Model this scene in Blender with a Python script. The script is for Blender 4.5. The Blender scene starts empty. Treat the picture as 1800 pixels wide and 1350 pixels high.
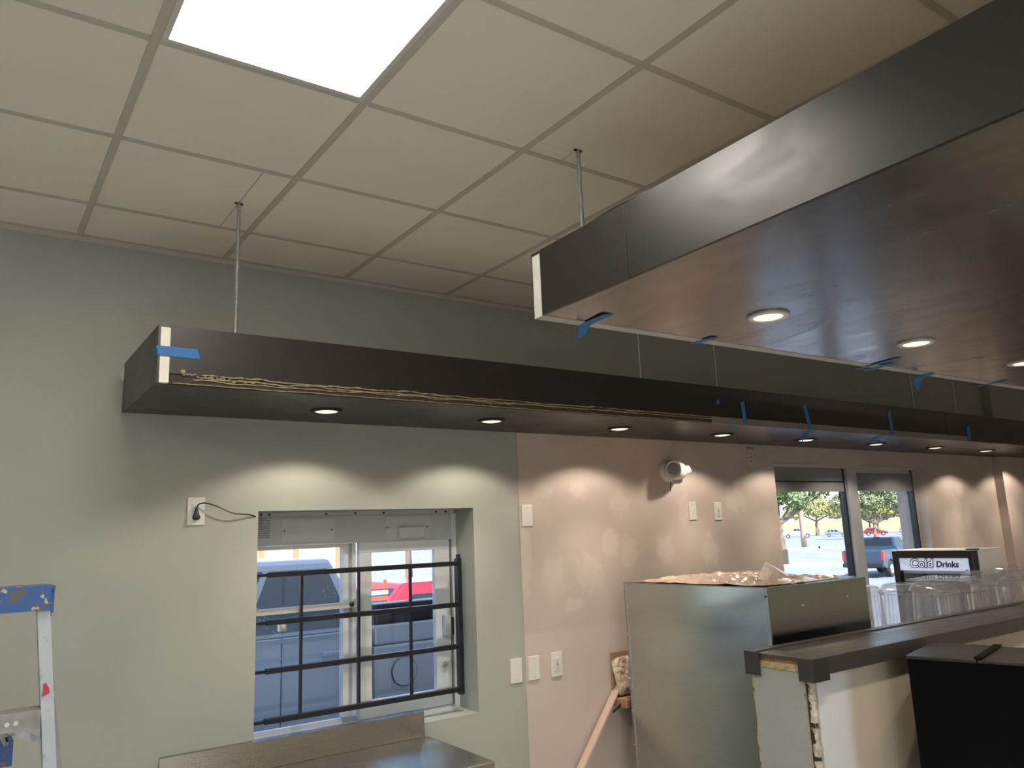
import bpy, bmesh, math, random
from mathutils import Vector, Matrix, noise

# ------------------------------------------------------------------ camera, sky, sun, exposure
SC = bpy.context.scene
COL = SC.collection
random.seed(7)

def setup_camera():
    cam = bpy.data.cameras.new('camera')
    o = bpy.data.objects.new('camera', cam)
    COL.objects.link(o)
    SC.camera = o
    yaw, pitch, roll = math.radians(35.259), math.radians(10.935), math.radians(-2.284)
    fwd = Vector((math.sin(yaw) * math.cos(pitch), math.cos(yaw) * math.cos(pitch), math.sin(pitch)))
    r0 = Vector((math.cos(yaw), -math.sin(yaw), 0))
    u0 = r0.cross(fwd)
    r = math.cos(roll) * r0 + math.sin(roll) * u0
    u = -math.sin(roll) * r0 + math.cos(roll) * u0
    m = Matrix((r, u, -fwd)).transposed().to_4x4()
    m.translation = Vector((-0.3355, -3.6774, 1.852))
    o.matrix_world = m
    cam.sensor_fit = 'HORIZONTAL'
    cam.sensor_width = 36.0
    cam.lens = 1375.9 / 1800 * 36.0
    cam.clip_start = 0.05
    cam.clip_end = 600
setup_camera()

w = bpy.data.worlds.new('sky')
SC.world = w
w.use_nodes = True
nt = w.node_tree
nt.nodes.clear()
sky = nt.nodes.new('ShaderNodeTexSky')
sky.sky_type = 'NISHITA'
sky.sun_disc = False
sky.sun_elevation = math.radians(50)
sky.sun_rotation = math.radians(198)
sky.air_density = 1.0
sky.dust_density = 1.0
bg = nt.nodes.new('ShaderNodeBackground')
bg.inputs['Strength'].default_value = 0.38
out = nt.nodes.new('ShaderNodeOutputWorld')
nt.links.new(sky.outputs[0], bg.inputs[0])
nt.links.new(bg.outputs[0], out.inputs[0])

sun = bpy.data.lights.new('sun', 'SUN')
sun.energy = 10.0
sun.angle = math.radians(0.6)
sun.color = (1.0, 0.95, 0.86)
so = bpy.data.objects.new('sun', sun)
COL.objects.link(so)
so.rotation_euler = Vector((0.20, 0.61, -0.77)).to_track_quat('-Z', 'Y').to_euler()

SC.view_settings.view_transform = 'Standard'
SC.view_settings.look = 'None'
SC.view_settings.gamma = 1.0
SC.view_settings.use_curve_mapping = False
SC.view_settings.exposure = 0.6
SC.cycles.max_bounces = 6
SC.cycles.diffuse_bounces = 4
SC.cycles.adaptive_threshold = 0.025
SC.cycles.glossy_bounces = 3
SC.cycles.transparent_max_bounces = 12
SC.cycles.caustics_reflective = False
SC.cycles.caustics_refractive = False

PANEL_GLOW = 17.5          # radiance of the ceiling panel diffusers, which light the room
SPOT_W = 8.5              # watts of each downlight

H = 3.20                   # ceiling height

# ------------------------------------------------------------------ materials
MATS = {}

def new_mat(name):
    m = bpy.data.materials.new(name)
    m.use_nodes = True
    b = m.node_tree.nodes['Principled BSDF']
    MATS[name] = m
    return m, m.node_tree, b

def mat(name, col, rough=0.5, metal=0.0, spec=0.5, var=0.0, vscale=6.0, bump=0.0, bscale=60.0,
        stretch=None, emit=None, estr=0.0, coat=0.0):
    if name in MATS:
        return MATS[name]
    m, nt, b = new_mat(name)
    b.inputs['Base Color'].default_value = (*col, 1)
    b.inputs['Roughness'].default_value = rough
    b.inputs['Metallic'].default_value = metal
    b.inputs['Specular IOR Level'].default_value = spec
    b.inputs['Coat Weight'].default_value = coat
    if emit:
        b.inputs['Emission Color'].default_value = (*emit, 1)
        b.inputs['Emission Strength'].default_value = estr
    if var or bump:
        tc = nt.nodes.new('ShaderNodeTexCoord')
        mp = nt.nodes.new('ShaderNodeMapping')
        nt.links.new(tc.outputs['Object'], mp.inputs[0])
        if stretch:
            mp.inputs['Scale'].default_value = stretch
    if var:
        n = nt.nodes.new('ShaderNodeTexNoise')
        n.inputs['Scale'].default_value = vscale
        n.inputs['Detail'].default_value = 5
        nt.links.new(mp.outputs[0], n.inputs[0])
        mr = nt.nodes.new('ShaderNodeMapRange')
        mr.inputs[1].default_value = 0.3
        mr.inputs[2].default_value = 0.7
        mr.inputs[3].default_value = 1 - var
        mr.inputs[4].default_value = 1 + var
        nt.links.new(n.outputs[0], mr.inputs[0])
        mx = nt.nodes.new('ShaderNodeVectorMath')
        mx.operation = 'SCALE'
        mx.inputs[0].default_value = col
        nt.links.new(mr.outputs[0], mx.inputs['Scale'])
        nt.links.new(mx.outputs[0], b.inputs['Base Color'])
    if bump:
        n2 = nt.nodes.new('ShaderNodeTexNoise')
        n2.inputs['Scale'].default_value = bscale
        n2.inputs['Detail'].default_value = 4
        nt.links.new(mp.outputs[0], n2.inputs[0])
        bp = nt.nodes.new('ShaderNodeBump')
        bp.inputs['Strength'].default_value = bump
        bp.inputs['Distance'].default_value = 0.01
        nt.links.new(n2.outputs[0], bp.inputs['Height'])
        nt.links.new(bp.outputs[0], b.inputs['Normal'])
    return m

def glass_mat(name, tint=(1, 1, 1), refl=0.06, rough=0.0):
    m = bpy.data.materials.new(name)
    m.use_nodes = True
    nt = m.node_tree
    nt.nodes.clear()
    o = nt.nodes.new('ShaderNodeOutputMaterial')
    t = nt.nodes.new('ShaderNodeBsdfTransparent')
    t.inputs[0].default_value = (*tint, 1)
    g = nt.nodes.new('ShaderNodeBsdfGlossy')
    g.inputs['Roughness'].default_value = rough
    f = nt.nodes.new('ShaderNodeLayerWeight')      # facing term works from both sides of a pane
    f.inputs[0].default_value = 0.5
    pw = nt.nodes.new('ShaderNodeMath')
    pw.operation = 'POWER'
    pw.inputs[1].default_value = 5.0
    nt.links.new(f.outputs['Facing'], pw.inputs[0])
    a = nt.nodes.new('ShaderNodeMath')
    a.operation = 'MULTIPLY_ADD'
    a.inputs[1].default_value = 1.0 - refl
    a.inputs[2].default_value = refl
    a.use_clamp = True
    mix = nt.nodes.new('ShaderNodeMixShader')
    nt.links.new(pw.outputs[0], a.inputs[0])
    nt.links.new(a.outputs[0], mix.inputs[0])
    nt.links.new(t.outputs[0], mix.inputs[1])
    nt.links.new(g.outputs[0], mix.inputs[2])
    nt.links.new(mix.outputs[0], o.inputs[0])
    MATS[name] = m
    return m

def hazy_plastic(name, tint, refl, haze):
    m = glass_mat(name, tint, refl, 0.04)
    nt = m.node_tree
    o = [n for n in nt.nodes if n.type == 'OUTPUT_MATERIAL'][0]
    mix = [n for n in nt.nodes if n.type == 'MIX_SHADER'][0]
    d = nt.nodes.new('ShaderNodeBsdfTranslucent')
    d.inputs[0].default_value = (0.92, 0.92, 0.96, 1)
    d2 = nt.nodes.new('ShaderNodeBsdfDiffuse')
    d2.inputs[0].default_value = (0.85, 0.85, 0.88, 1)
    ma = nt.nodes.new('ShaderNodeMixShader')
    nt.links.new(d.outputs[0], ma.inputs[1])
    nt.links.new(d2.outputs[0], ma.inputs[2])
    mx = nt.nodes.new('ShaderNodeMixShader')
    mx.inputs[0].default_value = haze
    nt.links.new(mix.outputs[0], mx.inputs[1])
    nt.links.new(ma.outputs[0], mx.inputs[2])
    nt.links.new(mx.outputs[0], o.inputs[0])
    return m

def dusty_glass(name):
    """window glass with spots of dried water and dust"""
    m = glass_mat(name, (0.93, 0.97, 1.0), 0.05)
    nt = m.node_tree
    o = [n for n in nt.nodes if n.type == 'OUTPUT_MATERIAL'][0]
    mix = [n for n in nt.nodes if n.type == 'MIX_SHADER'][0]
    tc = nt.nodes.new('ShaderNodeTexCoord')
    v = nt.nodes.new('ShaderNodeTexVoronoi')
    v.inputs['Scale'].default_value = 62
    nt.links.new(tc.outputs['Object'], v.inputs['Vector'])
    lt = nt.nodes.new('ShaderNodeMapRange')
    lt.inputs[1].default_value = 0.10
    lt.inputs[2].default_value = 0.22
    lt.inputs[3].default_value = 0.55
    lt.inputs[4].default_value = 0.0
    nt.links.new(v.outputs['Distance'], lt.inputs[0])
    n = nt.nodes.new('ShaderNodeTexNoise')
    n.inputs['Scale'].default_value = 7
    nt.links.new(tc.outputs['Object'], n.inputs['Vector'])
    r = nt.nodes.new('ShaderNodeMapRange')
    r.inputs[1].default_value = 0.5
    r.inputs[2].default_value = 0.65
    nt.links.new(n.outputs[0], r.inputs[0])
    mu = nt.nodes.new('ShaderNodeMath')
    mu.operation = 'MULTIPLY'
    nt.links.new(lt.outputs[0], mu.inputs[0])
    nt.links.new(r.outputs[0], mu.inputs[1])
    ad = nt.nodes.new('ShaderNodeMath')
    ad.operation = 'ADD'
    ad.inputs[1].default_value = 0.06
    nt.links.new(mu.outputs[0], ad.inputs[0])
    d = nt.nodes.new('ShaderNodeBsdfTranslucent')
    d.inputs[0].default_value = (0.85, 0.88, 0.92, 1)
    mx = nt.nodes.new('ShaderNodeMixShader')
    nt.links.new(ad.outputs[0], mx.inputs[0])
    nt.links.new(mix.outputs[0], mx.inputs[1])
    nt.links.new(d.outputs[0], mx.inputs[2])
    nt.links.new(mx.outputs[0], o.inputs[0])
    return m

def laminate(name, col, rough, metal, smear=0.3, stretch=(1, 1, 1), spec=0.5, ior=1.5):
    """dark satin metal laminate with hand smears that change its gloss"""
    m, nt, b = new_mat(name)
    b.inputs['Metallic'].default_value = metal
    b.inputs['Specular IOR Level'].default_value = spec
    b.inputs['IOR'].default_value = ior
    tc = nt.nodes.new('ShaderNodeTexCoord')
    mp = nt.nodes.new('ShaderNodeMapping')
    mp.inputs['Scale'].default_value = stretch
    nt.links.new(tc.outputs['Object'], mp.inputs[0])
    n = nt.nodes.new('ShaderNodeTexNoise')
    n.inputs['Scale'].default_value = 2.6
    n.inputs['Detail'].default_value = 7
    n.inputs['Roughness'].default_value = 0.62
    n.inputs['Distortion'].default_value = 0.9
    nt.links.new(mp.outputs[0], n.inputs[0])
    mr = nt.nodes.new('ShaderNodeMapRange')
    mr.inputs[1].default_value = 0.35
    mr.inputs[2].default_value = 0.72
    mr.inputs[3].default_value = rough - smear * 0.16
    mr.inputs[4].default_value = rough + smear * 0.4
    nt.links.new(n.outputs[0], mr.inputs[0])
    nt.links.new(mr.outputs[0], b.inputs['Roughness'])
    r2 = nt.nodes.new('ShaderNodeMapRange')
    r2.inputs[1].default_value = 0.42
    r2.inputs[2].default_value = 0.75
    r2.inputs[3].default_value = 1.06
    r2.inputs[4].default_value = 1.0 - smear * 0.55
    nt.links.new(n.outputs[0], r2.inputs[0])
    sc = nt.nodes.new('ShaderNodeVectorMath')
    sc.operation = 'SCALE'
    sc.inputs[0].default_value = col
    nt.links.new(r2.outputs[0], sc.inputs['Scale'])
    nt.links.new(sc.outputs[0], b.inputs['Base Color'])
    return m

def brushed(name, col, rough, stretch, bump=0.12, var=0.08):
    m = mat(name, col, rough, 1.0, var=var, vscale=5, bump=bump, bscale=40, stretch=stretch)
    return m

def primer_wall(name):
    """unpainted wall: pinkish beige primer, paler blobs of filler, cleaner sheet below a seam"""
    m, nt, b = new_mat(name)
    b.inputs['Roughness'].default_value = 0.85
    tc = nt.nodes.new('ShaderNodeTexCoord')
    n = nt.nodes.new('ShaderNodeTexNoise')
    n.inputs['Scale'].default_value = 2.3
    n.inputs['Detail'].default_value = 4
    nt.links.new(tc.outputs['Object'], n.inputs['Vector'])
    cr = nt.nodes.new('ShaderNodeValToRGB')
    cr.color_ramp.elements[0].position = 0.33
    cr.color_ramp.elements[0].color = (0.50, 0.42, 0.375, 1)
    cr.color_ramp.elements[1].position = 0.7
    cr.color_ramp.elements[1].color = (0.585, 0.49, 0.44, 1)
    nt.links.new(n.outputs[0], cr.inputs[0])
    cur = cr.outputs[0]
    # single filler blobs (x, z, radius x, radius z)
    blobs = [(2.72, 2.10, .07, .06), (3.05, 2.02, .09, .10), (2.95, 1.78, .08, .09), (2.50, 1.62, .10, .13),
             (2.77, 1.62, .12, .12), (3.10, 1.72, .08, .10), (3.42, 1.73, .09, .10), (3.85, 1.70, .09, .13),
             (2.64, 1.44, .07, .05), (2.45, 2.10, .09, .05), (7.25, 1.95, .10, .13), (7.45, 1.85, .08, .16),
             (7.2, 1.62, .13, .10), (7.55, 1.6, .12, .12), (7.35, 2.12, .08, .08), (3.62, 1.98, .06, .12),
             (2.30, 1.72, .05, .22), (4.15, 2.05, .12, .10)]
    dist = nt.nodes.new('ShaderNodeTexNoise')
    dist.inputs['Scale'].default_value = 16
    nt.links.new(tc.outputs['Object'], dist.inputs['Vector'])
    sep = nt.nodes.new('ShaderNodeSeparateXYZ')
    nt.links.new(tc.outputs['Object'], sep.inputs[0])
    acc = None
    def math_n(op, a, bb):
        k = nt.nodes.new('ShaderNodeMath')
        k.operation = op
        for i, v in enumerate((a, bb)):
            if v is None:
                continue
            if isinstance(v, (int, float)):
                k.inputs[i].default_value = v
            else:
                nt.links.new(v, k.inputs[i])
        return k.outputs[0]
    for (x, z, rx, rz) in blobs:
        dx = math_n('DIVIDE', math_n('SUBTRACT', sep.outputs[0], x), rx)
        dz = math_n('DIVIDE', math_n('SUBTRACT', sep.outputs[2], z), rz)
        rr = math_n('SQRT', math_n('ADD', math_n('MULTIPLY', dx, dx), math_n('MULTIPLY', dz, dz)), None)
        rr = math_n('ADD', rr, math_n('MULTIPLY', math_n('SUBTRACT', dist.outputs[0], 0.5), 1.4))
        mr = nt.nodes.new('ShaderNodeMapRange')
        mr.interpolation_type = 'SMOOTHSTEP'
        mr.inputs[1].default_value = 0.55
        mr.inputs[2].default_value = 1.15
        mr.inputs[3].default_value = 0.42
        mr.inputs[4].default_value = 0.0
        nt.links.new(rr, mr.inputs[0])
        acc = mr.outputs[0] if acc is None else math_n('MAXIMUM', acc, mr.outputs[0])
    mix = nt.nodes.new('ShaderNodeMix')
    mix.data_type = 'RGBA'
    nt.links.new(acc, mix.inputs[0])
    nt.links.new(cur, mix.inputs[6])
    mix.inputs[7].default_value = (0.71, 0.615, 0.56, 1)
    # lower sheet
    lo = nt.nodes.new('ShaderNodeMapRange')
    lo.inputs[1].default_value = 1.325
    lo.inputs[2].default_value = 1.300
    nt.links.new(sep.outputs[2], lo.inputs[0])
    mix2 = nt.nodes.new('ShaderNodeMix')
    mix2.data_type = 'RGBA'
    nt.links.new(math_n('MULTIPLY', lo.outputs[0], 0.7), mix2.inputs[0])
    nt.links.new(mix.outputs[2], mix2.inputs[6])
    mix2.inputs[7].default_value = (0.62, 0.51, 0.465, 1)
    nt.links.new(mix2.outputs[2], b.inputs['Base Color'])
    return m

def paint_spots(name, base, spots, rough=0.5, metal=0.0, scale=14.0, lo=0.56, hi=0.6):
    """a base colour splashed with dried paint in several colours"""
    m, nt, b = new_mat(name)
    b.inputs['Roughness'].default_value = rough
    b.inputs['Metallic'].default_value = metal
    tc = nt.nodes.new('ShaderNodeTexCoord')
    cur = None
    for k, c in enumerate(spots):
        n = nt.nodes.new('ShaderNodeTexNoise')
        n.inputs['Scale'].default_value = scale * (1 + 0.5 * k)
        n.inputs['Detail'].default_value = 3
        mp = nt.nodes.new('ShaderNodeMapping')
        mp.inputs['Location'].default_value = (k * 7.3, k * 3.1, k * 1.7)
        nt.links.new(tc.outputs['Object'], mp.inputs[0])
        nt.links.new(mp.outputs[0], n.inputs['Vector'])
        r = nt.nodes.new('ShaderNodeMapRange')
        r.inputs[1].default_value = lo + 0.03 * k
        r.inputs[2].default_value = hi + 0.03 * k
        nt.links.new(n.outputs[0], r.inputs[0])
        mx = nt.nodes.new('ShaderNodeMix')
        mx.data_type = 'RGBA'
        nt.links.new(r.outputs[0], mx.inputs[0])
        if cur is None:
            mx.inputs[6].default_value = (*base, 1)
        else:
            nt.links.new(cur, mx.inputs[6])
        mx.inputs[7].default_value = (*c, 1)
        cur = mx.outputs[2]
    nt.links.new(cur, b.inputs['Base Color'])
    return m

def printed_label(name):
    m, nt, b = new_mat(name)
    tc = nt.nodes.new('ShaderNodeTexCoord')
    wv = nt.nodes.new('ShaderNodeTexWave')
    wv.wave_type = 'BANDS'
    wv.bands_direction = 'Z'
    wv.inputs['Scale'].default_value = 32
    wv.inputs['Distortion'].default_value = 0.0
    nt.links.new(tc.outputs['Object'], wv.inputs['Vector'])
    n = nt.nodes.new('ShaderNodeTexNoise')
    n.inputs['Scale'].default_value = 160
    nt.links.new(tc.outputs['Object'], n.inputs['Vector'])
    mu = nt.nodes.new('ShaderNodeMath')
    mu.operation = 'MULTIPLY'
    nt.links.new(wv.outputs['Fac'], mu.inputs[0])
    nt.links.new(n.outputs[0], mu.inputs[1])
    cr = nt.nodes.new('ShaderNodeValToRGB')
    cr.color_ramp.elements[0].position = 0.36
    cr.color_ramp.elements[0].color = (0.42, 0.42, 0.45, 1)
    cr.color_ramp.elements[1].position = 0.44
    cr.color_ramp.elements[1].color = (0.08, 0.08, 0.09, 1)
    nt.links.new(mu.outputs[0], cr.inputs[0])
    nt.links.new(cr.outputs[0], b.inputs['Base Color'])
    return m

def daylight_board(name):
    """beige board face with cool daylight painted into its colour along the corner"""
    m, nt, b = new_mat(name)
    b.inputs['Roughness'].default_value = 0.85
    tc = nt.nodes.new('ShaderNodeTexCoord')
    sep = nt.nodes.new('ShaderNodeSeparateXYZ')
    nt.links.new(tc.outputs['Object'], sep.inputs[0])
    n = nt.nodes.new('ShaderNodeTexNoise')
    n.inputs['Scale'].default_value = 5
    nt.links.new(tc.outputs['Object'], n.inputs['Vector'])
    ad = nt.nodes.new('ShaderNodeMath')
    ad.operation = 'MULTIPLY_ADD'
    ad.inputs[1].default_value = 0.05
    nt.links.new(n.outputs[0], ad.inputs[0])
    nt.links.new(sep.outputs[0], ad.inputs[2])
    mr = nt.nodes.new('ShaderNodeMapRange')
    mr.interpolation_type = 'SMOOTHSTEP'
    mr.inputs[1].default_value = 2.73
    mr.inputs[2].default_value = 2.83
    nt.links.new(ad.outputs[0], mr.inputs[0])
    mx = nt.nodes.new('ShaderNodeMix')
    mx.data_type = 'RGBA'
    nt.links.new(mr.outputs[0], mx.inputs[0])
    mx.inputs[6].default_value = (0.66, 0.67, 0.70, 1)  # bluish daylight tint painted beside the corner
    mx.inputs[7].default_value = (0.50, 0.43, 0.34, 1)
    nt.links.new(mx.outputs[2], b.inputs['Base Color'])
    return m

GREEN = mat('sage_paint', (0.385, 0.400, 0.358), 0.75, var=0.03, vscale=3, bump=0.06, bscale=140)
PRIMER = primer_wall('primed_wall')
WHITE_WALL = mat('off_white_paint', (0.62, 0.58, 0.50), 0.8, var=0.03)
TILE = mat('ceiling_tile_vinyl', (0.80, 0.765, 0.71), 0.8, var=0.02, vscale=2.5, bump=0.05, bscale=160)
TBAR = mat('ceiling_grid_paint', (0.52, 0.49, 0.445), 0.5)
DARK_GAP = mat('plenum_dark', (0.02, 0.02, 0.02), 0.9)
FLOOR = mat('floor_tile', (0.60, 0.57, 0.52), 0.5, var=0.08, vscale=3)
LAM = laminate('dark_bronze_laminate', (0.024, 0.021, 0.018), 0.34, 0.0, 0.18)
LAM_HOOD = laminate('satin_bronze_laminate', (0.017, 0.015, 0.013), 0.33, 0.0, 0.16, (0.8, 1.6, 3.2), 0.4)
LAM_UNDER = laminate('smeared_bronze_laminate', (0.030, 0.026, 0.025), 0.21, 0.0, 0.24, (2.4, 0.8, 1.0), 0.5, 2.6)
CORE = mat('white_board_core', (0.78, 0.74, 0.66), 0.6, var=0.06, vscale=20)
SUBSTRATE = mat('fibreboard', (0.045, 0.034, 0.026), 0.8, var=0.25, vscale=25)
GREY_EDGE = mat('bare_grey_edge', (0.20, 0.19, 0.175), 0.6, var=0.08)
GLUE = mat('dried_adhesive', (0.36, 0.30, 0.17), 0.55, var=0.25, vscale=40, bump=0.4, bscale=90)
TAPE = mat('blue_painter_tape', (0.035, 0.16, 0.42), 0.7, var=0.12, vscale=40, bump=0.1, bscale=200)
STEEL_ROD = mat('galvanised_rod', (0.45, 0.48, 0.46), 0.4, 0.9, bump=0.6, bscale=400, stretch=(0.1, 0.1, 1))
BLACK_PLASTIC = mat('black_plastic', (0.012, 0.013, 0.016), 0.4)
BLACK_METAL = mat('black_powder_coat', (0.010, 0.011, 0.016), 0.35, var=0.2, vscale=30)
WHITE_PLASTIC = mat('white_plastic', (0.72, 0.70, 0.66), 0.4)
PVC = mat('white_window_frame', (0.62, 0.65, 0.70), 0.4)
UNIT_GREY = mat('grey_unit_metal', (0.46, 0.475, 0.52), 0.45, var=0.04)
UNIT_GREY2 = mat('grey_cover_metal', (0.50, 0.515, 0.56), 0.42)
ALU = mat('brushed_aluminium', (0.50, 0.51, 0.53), 0.38, 0.75)
STEEL = brushed('stainless_steel', (0.46, 0.44, 0.42), 0.15, (2, 60, 60))
STEEL_SIDE = brushed('stainless_side', (0.50, 0.53, 0.52), 0.17, (60, 1.5, 60), 0.05, 0.05)
STEEL_FRONT = brushed('stainless_front', (0.47, 0.475, 0.485), 0.17, (1.5, 60, 60), 0.05, 0.05)
for m_ in (STEEL_SIDE, STEEL_FRONT):
    b_ = m_.node_tree.nodes['Principled BSDF']
    b_.inputs['Anisotropic'].default_value = 0.8
    tg = m_.node_tree.nodes.new('ShaderNodeTangent')
    tg.direction_type = 'RADIAL'
    tg.axis = 'Z'
    m_.node_tree.links.new(tg.outputs[0], b_.inputs['Tangent'])
GLASS = glass_mat('window_glass', (0.95, 0.985, 1.0), 0.05)
GLASS_DUSTY = dusty_glass('dusty_window_glass')
CLEAR = hazy_plastic('clear_polycarbonate', (0.985, 0.985, 0.99), 0.09, 0.11)
LENS = mat('downlight_lens', (0.6, 0.55, 0.48), 0.4, emit=(1.0, 0.86, 0.70), estr=0.70, var=0.2, vscale=60)
DIFFUSER = mat('panel_diffuser', (0.8, 0.78, 0.7), 0.5, emit=(1.0, 0.945, 0.84), estr=PANEL_GLOW)
SCREW = mat('dark_screw', (0.05, 0.05, 0.055), 0.4, 0.6)

# ------------------------------------------------------------------ mesh helpers
class MB:
    def __init__(self):
        self.v, self.f = [], []

    def add(self, vs, fs):
        n = len(self.v)
        self.v += [tuple(p) for p in vs]
        self.f += [tuple(i + n for i in q) for q in fs]
        return self

    def box(self, x0, x1, y0, y1, z0, z1):
        vs = [(x, y, z) for z in (z0, z1) for y in (y0, y1) for x in (x0, x1)]
        return self.add(vs, [(0, 2, 3, 1), (4, 5, 7, 6), (0, 1, 5, 4), (2, 6, 7, 3), (0, 4, 6, 2), (1, 3, 7, 5)])

    def bar(self, a, b, wx, wy, up=(0, 0, 1)):
        """rectangular bar from a to b, wx across, wy along 'up'"""
        a, b = Vector(a), Vector(b)
        d = (b - a).normalized()
        u = Vector(up)
        s = d.cross(u)
        if s.length < 1e-4:
            s = d.cross(Vector((1, 0, 0)))
        s.normalize()
        u = s.cross(d).normalized()
        vs = []
        for p in (a, b):
            for (i, j) in ((-1, -1), (1, -1), (1, 1), (-1, 1)):
                vs.append(p + s * (i * wx / 2) + u * (j * wy / 2))
        return self.add(vs, [(0, 1, 2, 3), (7, 6, 5, 4), (0, 4, 5, 1), (1, 5, 6, 2), (2, 6, 7, 3), (3, 7, 4, 0)])

    def tube(self, pts, r, n=8, caps=True):
        pts = [Vector(p) for p in pts]
        rs = r if isinstance(r, (list, tuple)) else [r] * len(pts)
        vs, fs = [], []
        for i, p in enumerate(pts):
            d = (pts[min(i + 1, len(pts) - 1)] - pts[max(i - 1, 0)]).normalized()
            s = d.cross(Vector((0, 0, 1)))
            if s.length < 1e-3:
                s = d.cross(Vector((1, 0, 0)))
            s.normalize()
            u = s.cross(d)
            for k in range(n):
                a = 2 * math.pi * k / n
                vs.append(p + (s * math.cos(a) + u * math.sin(a)) * rs[i])
        for i in range(len(pts) - 1):
            for k in range(n):
                fs.append((i * n + k, i * n + (k + 1) % n, (i + 1) * n + (k + 1) % n, (i + 1) * n + k))
        if caps:
            fs.append(tuple(range(n - 1, -1, -1)))
            fs.append(tuple(range((len(pts) - 1) * n, len(pts) * n)))
        return self.add(vs, fs)

    def lathe(self, prof, n=32, center=(0, 0, 0), axis='Z'):
        """prof: list of (radius, height); closed surface of revolution"""
        c = Vector(center)
        vs, fs = [], []
        for (r, h) in prof:
            for k in range(n):
                a = 2 * math.pi * k / n
                p = Vector((r * math.cos(a), r * math.sin(a), h))
                if axis == 'Y':
                    p = Vector((p.x, p.z, p.y))
                elif axis == 'X':
                    p = Vector((p.z, p.x, p.y))
                vs.append(c + p)
        m = len(prof)
        for i in range(m - 1):
            for k in range(n):
                fs.append((i * n + k, i * n + (k + 1) % n, (i + 1) * n + (k + 1) % n, (i + 1) * n + k))
        if prof[0][0] > 1e-6:
            fs.append(tuple(range(n)))
        if prof[-1][0] > 1e-6:
            fs.append(tuple(range((m - 1) * n, m * n)))
        return self.add(vs, fs)

    def ring(self, r0, r1, z0, z1, n=36, center=(0, 0, 0), bev=0.003):
        c = Vector(center)
        prof = [(r0, z1), (r0, z0 + bev), (r0 + bev, z0), (r1 - bev, z0), (r1, z0 + bev), (r1, z1)]
        vs, fs = [], []
        for (r, h) in prof:
            for k in range(n):
                a = 2 * math.pi * k / n
                vs.append(c + Vector((r * math.cos(a), r * math.sin(a), h)))
        m = len(prof)
        for i in range(m):
            for k in range(n):
                j = (i + 1) % m
                fs.append((i * n + k, i * n + (k + 1) % n, j * n + (k + 1) % n, j * n + k))
        return self.add(vs, fs)

    def prism(self, poly, a0, a1, axis='Y', inset=None):
        """extrude polygon; axis Y: poly is (x, z)"""
        n = len(poly)
        vs = []
        for a in (a0, a1):
            for (p, q) in poly:
                vs.append((p, a, q) if axis == 'Y' else (a, p, q) if axis == 'X' else (p, q, a))
        fs = [tuple(range(n - 1, -1, -1)), tuple(range(n, 2 * n))]
        for k in range(n):
            fs.append((k, (k + 1) % n, n + (k + 1) % n, n + k))
        return self.add(vs, fs)

    def build(self, name, m, parent=None, bevel=0.0, smooth=False, loc=None, seg=2):
        me = bpy.data.meshes.new(name)
        me.from_pydata(self.v, [], self.f)
        bm = bmesh.new()
        bm.from_mesh(me)
        bmesh.ops.recalc_face_normals(bm, faces=bm.faces)
        if bevel > 0:
            bmesh.ops.bevel(bm, geom=list(bm.edges), offset=bevel, segments=seg, affect='EDGES', profile=0.6,
                            clamp_overlap=True)
        bm.to_mesh(me)
        bm.free()
        me.materials.append(m)
        if smooth:
            for p in me.polygons:
                p.use_smooth = True
            try:
                me.set_sharp_from_angle(angle=math.radians(38))
            except Exception:
                pass
        o = bpy.data.objects.new(name, me)
        COL.objects.link(o)
        if parent:
            o.parent = parent
        if loc:
            o.location = loc
        return o

def bx(name, dims, m, parent=None, bevel=0.0):
    return MB().box(*dims).build(name, m, parent, bevel)

def tag(o, label=None, cat=None, group=None, kind=None):
    if label:
        o['label'] = label
    if cat:
        o['category'] = cat
    if group:
        o['group'] = group
    if kind:
        o['kind'] = kind
    return o

def thing(name, label, cat, loc=(0, 0, 0), rz=0.0, group=None):
    o = bpy.data.objects.new(name, None)
    o.empty_display_size = 0.1
    COL.objects.link(o)
    o.location = loc
    o.rotation_euler = (0, 0, rz)
    return tag(o, label, cat, group)

def struct(o, label=None):
    o['kind'] = 'structure'
    if label:
        o['label'] = label
    return o

def copy_tree(o, parent=None):
    c = o.copy()
    COL.objects.link(c)
    c.parent = parent
    for ch in list(o.children):
        copy_tree(ch, c)
    return c

# ------------------------------------------------------------------ the room shell
XL, XR, YF = -4.2, 10.2, -8.0
struct(bx('floor', (XL, XR, YF, 0.0, -0.1, 0.0), FLOOR), 'grey floor of the unfinished shop')

# back wall: two segments, each with its opening
def wall_with_hole(name, x0, x1, hx0, hx1, hz0, hz1, m, y0, y1, ztop, label):
    b = MB()
    b.box(x0, hx0, y0, y1, 0, ztop)
    b.box(hx1, x1, y0, y1, 0, ztop)
    b.box(hx0, hx1, y0, y1, 0, hz0)
    b.box(hx0, hx1, y0, y1, hz1, ztop)
    return struct(b.build(name, m), label)

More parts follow.
